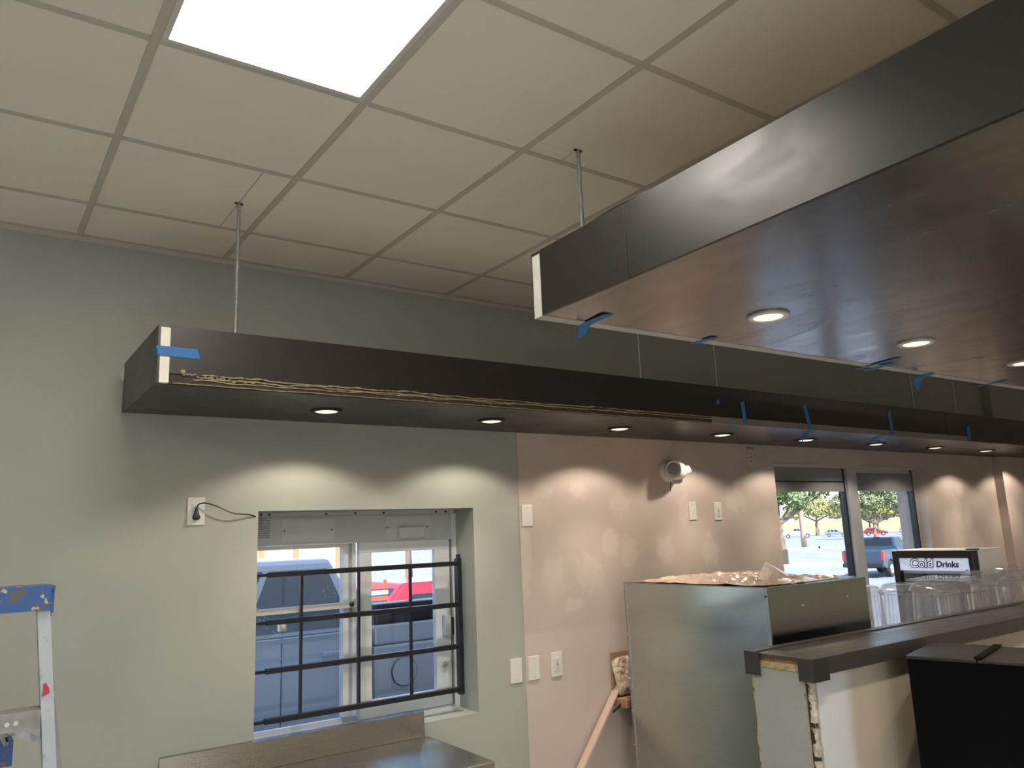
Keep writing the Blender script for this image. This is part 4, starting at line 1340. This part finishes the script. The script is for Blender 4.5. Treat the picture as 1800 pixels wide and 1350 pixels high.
def channel(p0, p1, w_, dpt, side):
    """C-channel rail: web facing outwards, two flanges"""
    b = MB()
    p0, p1 = Vector(p0), Vector(p1)
    b.bar(p0, p1, 0.004, dpt, (0, 1, 0))
    for sy in (-1, 1):
        off = Vector((-side * w_ / 2, sy * (dpt / 2 - 0.002), 0))
        b.bar(p0 + off, p1 + off, w_, 0.004, (0, 1, 0))
    return b
for s in (-1, 1):
    Ld(channel((s * 0.2205, -0.045, ZC - 0.067), (s * 0.372, -0.215, 0.01), 0.029, 0.05, s), 'front_rail', ALP)
    Ld(channel((s * 0.2195, 0.050, ZC - 0.070), (s * 0.51, 0.50, 0.01), 0.018, 0.03, s), 'rear_rail', ALP)
    Ld(MB().box(s * 0.372 - 0.03, s * 0.372 + 0.03, -0.25, -0.18, 0.0, 0.03), 'foot', BLACK_PLASTIC)
    Ld(MB().box(s * 0.51 - 0.025, s * 0.51 + 0.025, 0.47, 0.53, 0.0, 0.03), 'foot', BLACK_PLASTIC)
for k in range(5):
    z = 1.425 - 0.29 * k
    t_ = (ZC - 0.062 - z) / (ZC - 0.072)
    xx = 0.2205 + 0.1515 * t_ - 0.032
    yy = -0.045 - 0.17 * t_
    stp = Ld(MB().box(-xx, xx, yy - 0.040, yy + 0.036, z + 0.018, z + 0.022).box(-xx, xx, yy - 0.040, yy - 0.036, z - 0.026, z + 0.018)
             .box(-xx, xx, yy + 0.032, yy + 0.036, z - 0.020, z + 0.018), 'step', mat('worn_step', (0.30, 0.29, 0.28), 0.5, 0.4, var=0.25, vscale=18))
    for s in (-1, 1):
        Ld(MB().bar((s * (xx - 0.10), yy, z - 0.005), (s * (xx + 0.022), yy, z - 0.075), 0.02, 0.003, (0, 1, 0)), 'step_brace', ALP)
        for q in (0.055, 0.075):
            Ld(MB().lathe([(0.006, -0.043), (0.006, -0.040)], 10, (s * (xx - q), yy, z - 0.004), 'Y'), 'rivet', ALU, parent=stp)
    if k == 0:
        Ld(MB().box(-xx, -xx + 0.01, yy, yy + 0.01, z, z + 0.001), 'shim', ALU)
Ld(MB().prism([(0.214, 1.478), (0.232, 1.484), (0.230, 1.497), (0.221, 1.512), (0.215, 1.508), (0.2165, 1.492)], -0.0995, -0.0975, 'Y'), 'red_sticker', mat('red_sticker', (0.50, 0.03, 0.06), 0.5))
# paint tray hanging on the rear rails
tr = Ld(MB().box(-0.19, 0.165, 0.02, 0.20, 1.290, 1.300).box(-0.19, 0.165, 0.02, 0.032, 1.300, 1.352).box(-0.19, 0.165, 0.188, 0.20, 1.300, 1.352)
        .box(0.153, 0.165, 0.032, 0.188, 1.300, 1.352).box(-0.19, -0.178, 0.032, 0.188, 1.300, 1.352), 'pail_shelf', BLUE_CAP)
RAG = paint_spots('painted_rag', (0.48, 0.42, 0.34), [(0.10, 0.13, 0.28), (0.62, 0.56, 0.42), (0.09, 0.07, 0.06)], 0.8, 0, 20.0, 0.54, 0.58)
rg = crumple('paint_rag', -0.345, -0.92, 0.33, 0.15, 1.354, 0.055, RAG, 5.5, 24, 16)
tag(rg, 'stiff paint-crusted rag lying on the ladder shelf', 'rag')
Ld(MB().tube([(0.12, -0.02, 1.405), (0.14, 0.0, 1.36), (0.15, 0.05, 1.33), (0.145, 0.11, 1.305)], 0.006, 8), 'shelf_wire', ALU, smooth=True)
Ld(MB().tube([(0.10, 0.10, 1.285), (0.13, 0.10, 1.26), (0.165, 0.08, 1.20), (0.20, 0.05, 1.10)], 0.007, 8), 'spreader', ALU, smooth=True)

# ------------------------------------------------------------------ outside
def ground_z(x, y):
    t = min(1, max(0, (x + 0.4 * y - 9) / 18))
    return -0.10 - 0.75 * t * t * (3 - 2 * t)

def ground():
    b = MB()
    xs = [-40, -20, -8, -2, 2, 6, 9, 12, 15, 18, 21, 24, 27, 32, 40, 60, 90, 140, 220, 330]
    ys = [0.26, 2, 4, 7, 10, 14, 18, 24, 32, 45, 65, 95, 140, 220]
    vs = [(x, y, ground_z(x, y)) for y in ys for x in xs]
    n = len(xs)
    fs = [(j * n + i, j * n + i + 1, (j + 1) * n + i + 1, (j + 1) * n + i) for j in range(len(ys) - 1) for i in range(n - 1)]
    return struct(b.add(vs, fs).build('ground', mat('asphalt', (0.19, 0.20, 0.225), 0.85, var=0.18, vscale=0.35)), 'parking lot asphalt outside')
ground()
struct(MB().box(-40, 40, -60, YF - 0.2, -0.4, -0.12).build('ground', MATS['asphalt']), 'paved forecourt behind the viewer')
CURB = mat('pale_concrete', (0.55, 0.53, 0.48), 0.85, var=0.08)
GRASS = mat('dry_grass', (0.36, 0.33, 0.18), 0.9, var=0.25, vscale=1.5)

def strip(name, label, cat, p, d, ln, wd, h_, m):
    """raised strip on the ground from point p along direction d"""
    b = MB()
    d = Vector((d[0], d[1], 0)).normalized()
    s = Vector((-d.y, d.x, 0))
    n = 24
    vs, fs = [], []
    for k in range(n + 1):
        q = Vector((p[0], p[1], 0)) + d * (ln * k / n)
        for (o_, up) in ((0, 0), (0, 1), (wd, 1), (wd, 0)):
            r = q + s * o_
            vs.append((r.x, r.y, ground_z(r.x, r.y) + (h_ if up else -0.05)))
    for k in range(n):
        for q in range(4):
            fs.append((k * 4 + q, k * 4 + (q + 1) % 4, k * 4 + 4 + (q + 1) % 4, k * 4 + 4 + q))
    fs += [(0, 1, 2, 3), (n * 4 + 3, n * 4 + 2, n * 4 + 1, n * 4)]
    o = b.add(vs, fs).build(name, m)
    return tag(o, label, cat)
strip('kerb_strip', 'pale concrete kerb strip across the lot beyond the shop window', 'kerb', (37, 35), (0.75, -0.66), 34, 2.0, 0.12, CURB)
strip('grass_strip', 'dry yellow grass strip in front of the kerb beyond the shop window', 'grass', (31.6, 22.0), (0.80, -0.60), 4.2, 1.5, 0.10, GRASS)
strip('kerb_strip', 'far kerb strip with the lamp pole', 'kerb', (60, 62), (0.72, -0.70), 50, 2.4, 0.15, CURB)
strip('grass_bank', 'sunny yellow grass bank behind the far parked cars', 'grass', (142, 172), (0.62, -0.78), 200, 26, 3.2, GRASS)
strip('kerb_strip', 'red painted kerb across the road beyond the drive-through lane', 'kerb', (3, 12.2), (1, 0), 14, 0.25, 0.15, mat('red_kerb', (0.55, 0.20, 0.14), 0.8, var=0.2))
strip('sidewalk', 'pale sidewalk in front of the tan building', 'sidewalk', (-6, 12.46), (1, 0), 26, 3.4, 0.13, CURB)

# tan building across the drive-through lane
tbd = thing('tan_building', 'tan board-and-batten building across the lane', 'building', (4, 16, 0))
TAN = mat('tan_siding', (0.62, 0.42, 0.22), 0.85, var=0.06, vscale=2)
TAN2 = mat('brown_batten', (0.30, 0.17, 0.08), 0.8)
MB().box(-9, 4.3, 0, 6, -0.1, 4.2).build('wall', TAN, tbd)
for k in range(12):
    x = -8.5 + 1.12 * k + (0.25 if k % 3 == 0 else 0)
    MB().box(x - 0.06, x + 0.06, -0.05, -0.001, -0.1, 4.2).build('batten', TAN2, tbd)
MB().box(-9.2, 4.5, -0.3, 6.2, 4.2001, 4.45).build('roof_edge', CURB, tbd)

# --- vehicles
TIRE = mat('tyre_rubber', (0.02, 0.02, 0.022), 0.8)
RIM = mat('wheel_rim', (0.45, 0.46, 0.48), 0.35, 0.7)
CARGLASS = mat('car_glass', (0.012, 0.018, 0.025), 0.08, 0.0, 0.3)
TAILRED = mat('tail_lamp_red', (0.62, 0.02, 0.025), 0.25)

def wheels(t, xs, r, hw, w_=0.24):
    for x in xs:
        for s in (-1, 1):
            wh = MB().lathe([(r * 0.62, -w_ / 2), (r * 0.97, -w_ / 2), (r, -w_ / 2 + 0.03), (r, w_ / 2 - 0.03), (r * 0.97, w_ / 2), (r * 0.62, w_ / 2)], 28, (x, s * (hw - w_ / 2 + 0.01), r), 'Y').build('wheel', TIRE, t, smooth=True)
            MB().lathe([(0.0001, -0.01), (r * 0.58, -0.012), (r * 0.62, 0.012), (0.0001, 0.015)], 20, (x, s * (hw + 0.005), r), 'Y').build('rim', RIM, wh, smooth=True)

def greenhouse(pts_low, pts_high, hw_low, hw_high):
    """tapering cabin from side-view polygons of equal length; returns MB"""
    n = len(pts_low)
    vs = [(x, -hw_low, z) for (x, z) in pts_low]
    return vs

def cabin(x0, x1, x2, x3, zb, zt, hb, ht):
    """x0..x1 base rear/front, x2..x3 roof rear/front"""
    vs = [(x0, -hb, zb), (x1, -hb, zb), (x1, hb, zb), (x0, hb, zb), (x2, -ht, zt), (x3, -ht, zt), (x3, ht, zt), (x2, ht, zt)]
    return MB().add(vs, [(3, 2, 1, 0), (4, 5, 6, 7), (0, 1, 5, 4), (1, 2, 6, 5), (2, 3, 7, 6), (3, 0, 4, 7)]), vs

def quad_on(vs, idx, u0, u1, v0, v1, off):
    a, b_, c, d = (Vector(vs[i]) for i in idx)
    n = (b_ - a).cross(d - a).normalized() * off
    def P(u, v):
        return a.lerp(b_, u).lerp(d.lerp(c, u), v)
    q = [P(u0, v0), P(u1, v0), P(u1, v1), P(u0, v1)]
    t_ = n * 0.5
    vv = [p + n for p in q] + [p - t_ for p in q]
    return MB().add(vv, [(0, 1, 2, 3), (7, 6, 5, 4), (0, 4, 5, 1), (1, 5, 6, 2), (2, 6, 7, 3), (3, 7, 4, 0)])

def pickup(label, loc, rz, paint, group, scale=1.0, bed_cover=None, detail=True, bed_h=1.28, belt=1.36):
    t = thing('pickup_truck', label, 'truck', loc, rz, group)
    t.scale = (scale,) * 3
    hw = 0.95
    # lower body with wheel arches cut as polygon notches
    def arch(xc, r, n=9):
        return [(xc - r * math.cos(math.pi * k / (n - 1)), 0.38 + r * math.sin(math.pi * k / (n - 1)) * 1.0) for k in range(n)]
    front = [(-0.74, 0.42), (-0.74, belt), (1.05, belt), (1.12, 1.18), (2.50, 1.08), (2.74, 0.98), (2.76, 0.50), (2.55, 0.42)]
    front = front[:-1] + [(2.55, 0.42)] + [(p[0], max(0.42, p[1])) for p in reversed(arch(1.85, 0.46))]
    MB().prism(front, -hw, hw, 'Y').build('front_body', paint, t, 0.02)
    rear = [(-0.765, 0.42), (-0.765, bed_h), (-2.72, bed_h), (-2.75, bed_h - 0.05), (-2.74, 0.62), (-2.6, 0.48)] + [(p[0], max(0.42, p[1])) for p in arch(-1.75, 0.46)]
    MB().prism(rear, -hw + 0.01, hw - 0.01, 'Y').build('bed', paint, t, 0.02)
    if bed_cover:
        MB().box(-2.72, -0.770, hw - 0.17, hw - 0.010, bed_h + 0.001, bed_h + 0.13).build('bed_rail', paint, t, 0.015)
        MB().box(-2.70, -0.775, hw - 0.18, hw - 0.012, bed_h + 0.131, bed_h + 0.131 + bed_cover).build('side_toolbox', BLACK_METAL, t, 0.02)
        MB().box(-2.66, -0.80, -hw + 0.07, hw - 0.19, bed_h + 0.001, bed_h + 0.006).build('bed_mat', BLACK_PLASTIC, t)
    cb_, vs = cabin(-0.74, 1.04, -0.52, 0.30, belt + 0.001, 1.85, hw - 0.02, hw - 0.17)
    cb_.build('cab', paint, t, 0.03)
    for nm, idx, u in (('side_window', (0, 1, 5, 4), ((0.06, 0.46), (0.50, 0.93))), ('side_window', (2, 3, 7, 6), ((0.07, 0.50), (0.54, 0.94)))):
        for (u0, u1) in u:
            quad_on(vs, idx, u0, u1, 0.06, 0.86, 0.004).build(nm, CARGLASS, t)
    quad_on(vs, (3, 0, 4, 7), 0.08, 0.92, 0.10, 0.86, 0.004).build('rear_window', CARGLASS, t)
    quad_on(vs, (1, 2, 6, 5), 0.06, 0.94, 0.08, 0.90, 0.004).build('windshield', CARGLASS, t)
    for s in (-1, 1):
        MB().box(-2.755, -2.62, s * (hw - 0.03) - 0.055, s * (hw - 0.03) + 0.045, 0.80, bed_h - 0.04).build('tail_lamp', TAILRED, t, 0.015)
    MB().box(-2.88, -2.70, -hw + 0.02, hw - 0.02, 0.50, 0.68).build('rear_bumper', RIM if detail else BLACK_METAL, t, 0.02)
    MB().box(2.70, 2.86, -hw + 0.02, hw - 0.02, 0.42, 0.62).build('front_bumper', RIM, t, 0.02)
    if not detail:
        MB().box(-0.60, -0.52, -0.16, 0.16, 1.853, 1.875).build('brake_lamp', TAILRED, t, 0.006)
    for s in (-1, 1):
        for x in (-0.50, 0.25):
            MB().box(x - 0.085, x + 0.085, s * (hw + 0.012) - 0.012, s * (hw + 0.012) + 0.012, 1.255, 1.285).build('door_handle', RIM if not detail else paint, t, 0.006)
        if detail:
            MB().box(-0.155, -0.148, s * hw - 0.004 * s - 0.004, s * hw - 0.004 * s + 0.006, 0.46, belt).build('door_gap', BLACK_PLASTIC, t)
            MB().box(-0.70, 1.0, s * hw - 0.003, s * hw + 0.006, belt - 0.028, belt - 0.004).build('belt_moulding', RIM, t)
    if detail:
        for s in (1,):
            MB().lathe([(0.0945, 0.0), (0.0945, 0.010), (0.090, 0.014)], 24, (-0.98, s * (hw - 0.012), 1.10), 'Y').build('fuel_door_rim', mat('dark_seam', (0.10, 0.11, 0.13), 0.6), t, smooth=True)
            MB().lathe([(0.0001, 0.016), (0.088, 0.016), (0.092, 0.0)], 24, (-0.98, s * (hw - 0.012), 1.10), 'Y').build('fuel_door', paint, t, smooth=True)
    wheels(t, (-1.75, 1.85), 0.38, hw)
    return t

def hatchback(label, loc, rz, paint, group, scale=1.0):
    t = thing('hatchback_car', label, 'car', loc, rz, group)
    t.scale = (scale,) * 3
    hw = 0.88
    def arch(xc, r, n=9):
        return [(xc + r * math.cos(math.pi * k / (n - 1)), 0.30 + r * math.sin(math.pi * k / (n - 1))) for k in range(n)]
    low = [(-2.05, 0.32), (-2.10, 0.60), (-2.02, 0.92), (-1.7, 0.98), (0.95, 0.94), (1.75, 0.80), (2.08, 0.62), (2.10, 0.34), (1.8, 0.30)]
    low += [(p[0], max(0.30, p[1])) for p in arch(1.30, 0.36)] + [(p[0], max(0.30, p[1])) for p in arch(-1.30, 0.36)]
    MB().prism(low, -hw, hw, 'Y').build('body', paint, t, 0.02)
    cb_, vs = cabin(-1.95, 0.98, -1.45, 0.10, 0.965, 1.46, hw - 0.03, hw - 0.20)
    cb_.build('roof', paint, t, 0.05, seg=3)
    for idx, u in (((0, 1, 5, 4), ((0.14, 0.30), (0.36, 0.56), (0.62, 0.88))), ((2, 3, 7, 6), ((0.12, 0.38), (0.45, 0.64), (0.71, 0.86)))):
        for (u0, u1) in u:
            quad_on(vs, idx, u0, u1, 0.10, 0.68, 0.004).build('side_window', CARGLASS, t)
    quad_on(vs, (3, 0, 4, 7), 0.10, 0.90, 0.10, 0.85, 0.004).build('rear_window', CARGLASS, t)
    quad_on(vs, (1, 2, 6, 5), 0.07, 0.93, 0.06, 0.92, 0.004).build('windshield', CARGLASS, t)
    for s in (-1, 1):
        MB().box(-2.10, -1.92, s * (hw - 0.10) - 0.08, s * (hw - 0.10) + 0.085, 0.72, 0.90).build('tail_lamp', TAILRED, t, 0.02)
        for x in (-0.75, 0.35):
            MB().box(x - 0.08, x + 0.08, s * (hw + 0.008) - 0.01, s * (hw + 0.008) + 0.01, 0.84, 0.865).build('door_handle', paint, t, 0.005)
    wheels(t, (-1.30, 1.30), 0.31, hw, 0.2)
    return t

def paint(name, c, rough=0.25):
    return mat('car_paint_' + name, c, rough, 0.25, coat=0.25)

# truck waiting right outside the drive-through window, nose to the left
pickup('grey pickup truck waiting right outside the drive-through window', (1.18, 2.16, ground_z(1.2, 2.1)), math.pi, paint('slate', (0.55, 0.59, 0.65)),
       'pickup trucks outside', 1.0, 0.13, True, 1.28, 1.39)
hatchback('red hatchback car parked beyond the pickup truck', (5.95, 6.6, ground_z(5.9, 6.6)), math.radians(0), paint('red', (0.62, 0.015, 0.03)), 'cars outside', 0.95)
# lot behind the shop window
pickup('dark blue-grey pickup truck seen from behind through the shop window', (38.7, 19.2, ground_z(38.7, 19.2)), math.radians(11), paint('navy', (0.035, 0.06, 0.10)),
       'pickup trucks outside', 1.02, None, False)
far_cols = [('white', (0.7, 0.7, 0.7)), ('grey', (0.2, 0.22, 0.25)), ('black', (0.03, 0.035, 0.045)), ('teal', (0.06, 0.16, 0.20)), ('darkred', (0.22, 0.03, 0.03)), ('silver', (0.45, 0.47, 0.5))]
far = [(135.0 + 3.92 * k, 92.8 - 5.81 * k, c, kd) for k, (c, kd) in enumerate(((5, 'p'), (1, 'h'), (4, 'h'), (0, 'p'), (3, 'p'), (2, 'h')))]
FARN = ['leftmost', 'second from left', 'third from left', 'fourth from left', 'fifth from left', 'rightmost']
for k, (x, y, c, kd) in enumerate(far):
    nm, cc = far_cols[c]
    lab = f'tiny {nm.replace("darkred", "dark red")} vehicle in the far parked row, {FARN[k]}'
    (pickup if kd == 'p' else hatchback)(lab, (x, y, ground_z(x, y)), math.radians(-56), paint(nm, cc), 'far parked row', 1.0, *(() if kd == 'h' else (None, False)))

# --- trees
BARK = mat('bark', (0.16, 0.12, 0.09), 0.9, var=0.3, vscale=4)
LEAF_G = mat('green_leaves', (0.12, 0.17, 0.06), 0.6, var=0.35, vscale=0.6)
LEAF_Y = mat('yellow_leaves', (0.33, 0.31, 0.11), 0.6, var=0.35, vscale=0.4)  # yellowish leaf colour with random variation
LEAF_G2 = mat('grey_green_leaves', (0.17, 0.20, 0.09), 0.6, var=0.3, vscale=0.5)
def tree(label, x, y, trunk_h, trunk_r, blobs, leaf, nleaf, lsize, group, seed, lean=0.0):
    rnd = random.Random(seed)
    z0 = ground_z(x, y)
    t = thing('oak_tree', label, 'tree', (x, y, z0 - 0.05), 0, group)
    b = MB()
    b.tube([(0, 0, 0), (lean * 0.3, 0, trunk_h * 0.35), (lean * 0.6, 0.05, trunk_h * 0.7), (lean, 0, trunk_h)], [trunk_r * 1.35, trunk_r, trunk_r * 0.9, trunk_r * 0.75], 12)
    trunk = b.build('trunk', BARK, t, smooth=True)
    for (bx_, by_, bz_, r) in blobs:
        mid = Vector((lean + (bx_ - lean) * 0.45, by_ * 0.45, trunk_h + (bz_ - trunk_h) * 0.4))
        MB().tube([(lean, 0, trunk_h * 0.93), mid, (bx_, by_, bz_)], [trunk_r * 0.5, trunk_r * 0.32, trunk_r * 0.12], 7).build('branch', BARK, t, smooth=True)
    vs, fs = [], []
    tot = sum(r ** 2 for *_, r in blobs)
    for (bx_, by_, bz_, r) in blobs:
        for k in range(int(nleaf * r * r / tot)):
            d = Vector((rnd.gauss(0, 1), rnd.gauss(0, 1), rnd.gauss(0, 1))).normalized()
            rr = r * (0.45 + 0.55 * rnd.random() ** 0.5) * (0.85 + 0.3 * noise.noise(d * 2.5 + Vector((seed, bx_, by_))))
            p = Vector((bx_, by_, bz_)) + Vector((d.x * rr, d.y * rr, d.z * rr * 0.72))
            a = Vector((rnd.gauss(0, 1), rnd.gauss(0, 1), rnd.gauss(0, 1))).normalized()
            c = a.cross(d + Vector((0.01, 0.02, 0.3))).normalized()
            s = lsize * rnd.uniform(0.6, 1.3)
            i = len(vs)
            vs += [p - a * s, p - c * s * 0.55, p + a * s, p + c * s * 0.55]
            fs.append((i, i + 1, i + 2, i + 3))
    MB().add(vs, fs).build('foliage', leaf, t)
    return t
tree('leafy tree nearest the shop window, at its left edge', 71.5, 49.6, 3.0, 0.42,
     [(-1.2, 1.4, 4.4, 2.5), (1.3, -1.2, 5.4, 2.0), (0.2, 0.0, 6.9, 3.0), (3.2, -3.0, 6.5, 1.8), (-3.0, 3.0, 5.5, 2.8), (5.0, -4.6, 7.4, 1.7)], LEAF_G, 6000, 0.20, 'trees beyond the lot', 3)
tree('round yellow oak behind the lamp pole', 154.5, 101.5, 3.4, 0.42, [(0, 0, 6.0, 3.6), (-3.4, 2.8, 5.2, 2.7), (3.2, -2.8, 5.2, 2.9), (0.5, 0, 7.4, 2.6)], LEAF_Y, 4200, 0.26, 'trees beyond the lot', 5)
tree('smaller yellow oak at the mullion of the shop window', 164.0, 93.0, 3.0, 0.3, [(0, 0, 5.2, 2.7), (2.0, -2.0, 4.6, 2.0), (-1.2, 1.2, 6.2, 1.8)], LEAF_Y, 2600, 0.26, 'trees beyond the lot', 8)
tree('tall grey-green tree behind the right pane of the shop window', 118.0, 66.5, 2.4, 0.30, [(0, 0, 6.0, 3.0), (1.8, -3.6, 5.8, 3.0), (-1.8, 3.6, 5.8, 2.8), (0.5, -1, 8.6, 3.6), (3.4, -7.0, 6.4, 3.0)], LEAF_G2, 9000, 0.20, 'trees beyond the lot', 11)
tree('low oak over the parked cars behind the right pane', 172.5, 88.5, 2.6, 0.36, [(0, 0, 5.2, 3.2), (2.6, -3.0, 4.6, 2.6), (-2.4, 2.6, 4.8, 2.6)], LEAF_Y, 3200, 0.26, 'trees beyond the lot', 13)
tree('hazy small tree left of the low oak behind the right pane', 176.0, 102.0, 2.6, 0.3, [(0, 0, 4.6, 2.8), (-2.6, 3.0, 4.8, 2.6), (2.4, -2.6, 4.4, 2.4)], LEAF_G2, 2600, 0.26, 'trees beyond the lot', 17)
tree('slim street tree beyond the drive-through lane', 6.30, 9.1, 3.6, 0.075, [(0, 0, 4.6, 1.2), (0.6, -0.3, 4.0, 0.8), (-0.5, 0.4, 4.2, 0.8)], LEAF_G2, 1500, 0.10, None, 19)
# lamp pole in the lot
lp = thing('lamp_pole', 'thin brown lamp pole standing in the parking lot', 'pole', (78.1, 51.5, ground_z(78, 51)))
MB().tube([(0, 0, 0), (0, 0, 9.0)], [0.30, 0.20], 12).build('pole', mat('weathered_pole', (0.36, 0.25, 0.19), 0.8), lp, smooth=True)
MB().box(-0.5, 0.5, -0.3, 0.3, 9.001, 9.25).build('lamp_head', CURB, lp, 0.03)
# barricade between the trucks
bc = thing('barricade', 'small red and white striped barricade beyond the pickup truck', 'barricade', (3.78, 5.0, ground_z(3.8, 5.0)))
RED = mat('barricade_red', (0.60, 0.08, 0.05), 0.5)
for k in range(4):
    z = 1.20 + 0.066 * k
    p = MB().box(-0.14, 0.10, -0.02, 0.0, z, z + 0.045).build('board', RED if k % 2 else mat('barricade_white', (0.75, 0.72, 0.66), 0.5), bc)
for x in (-0.12, 0.08):
    MB().box(x - 0.015, x + 0.015, 0.001, 0.03, 0, 1.5).build('post', RED, bc)
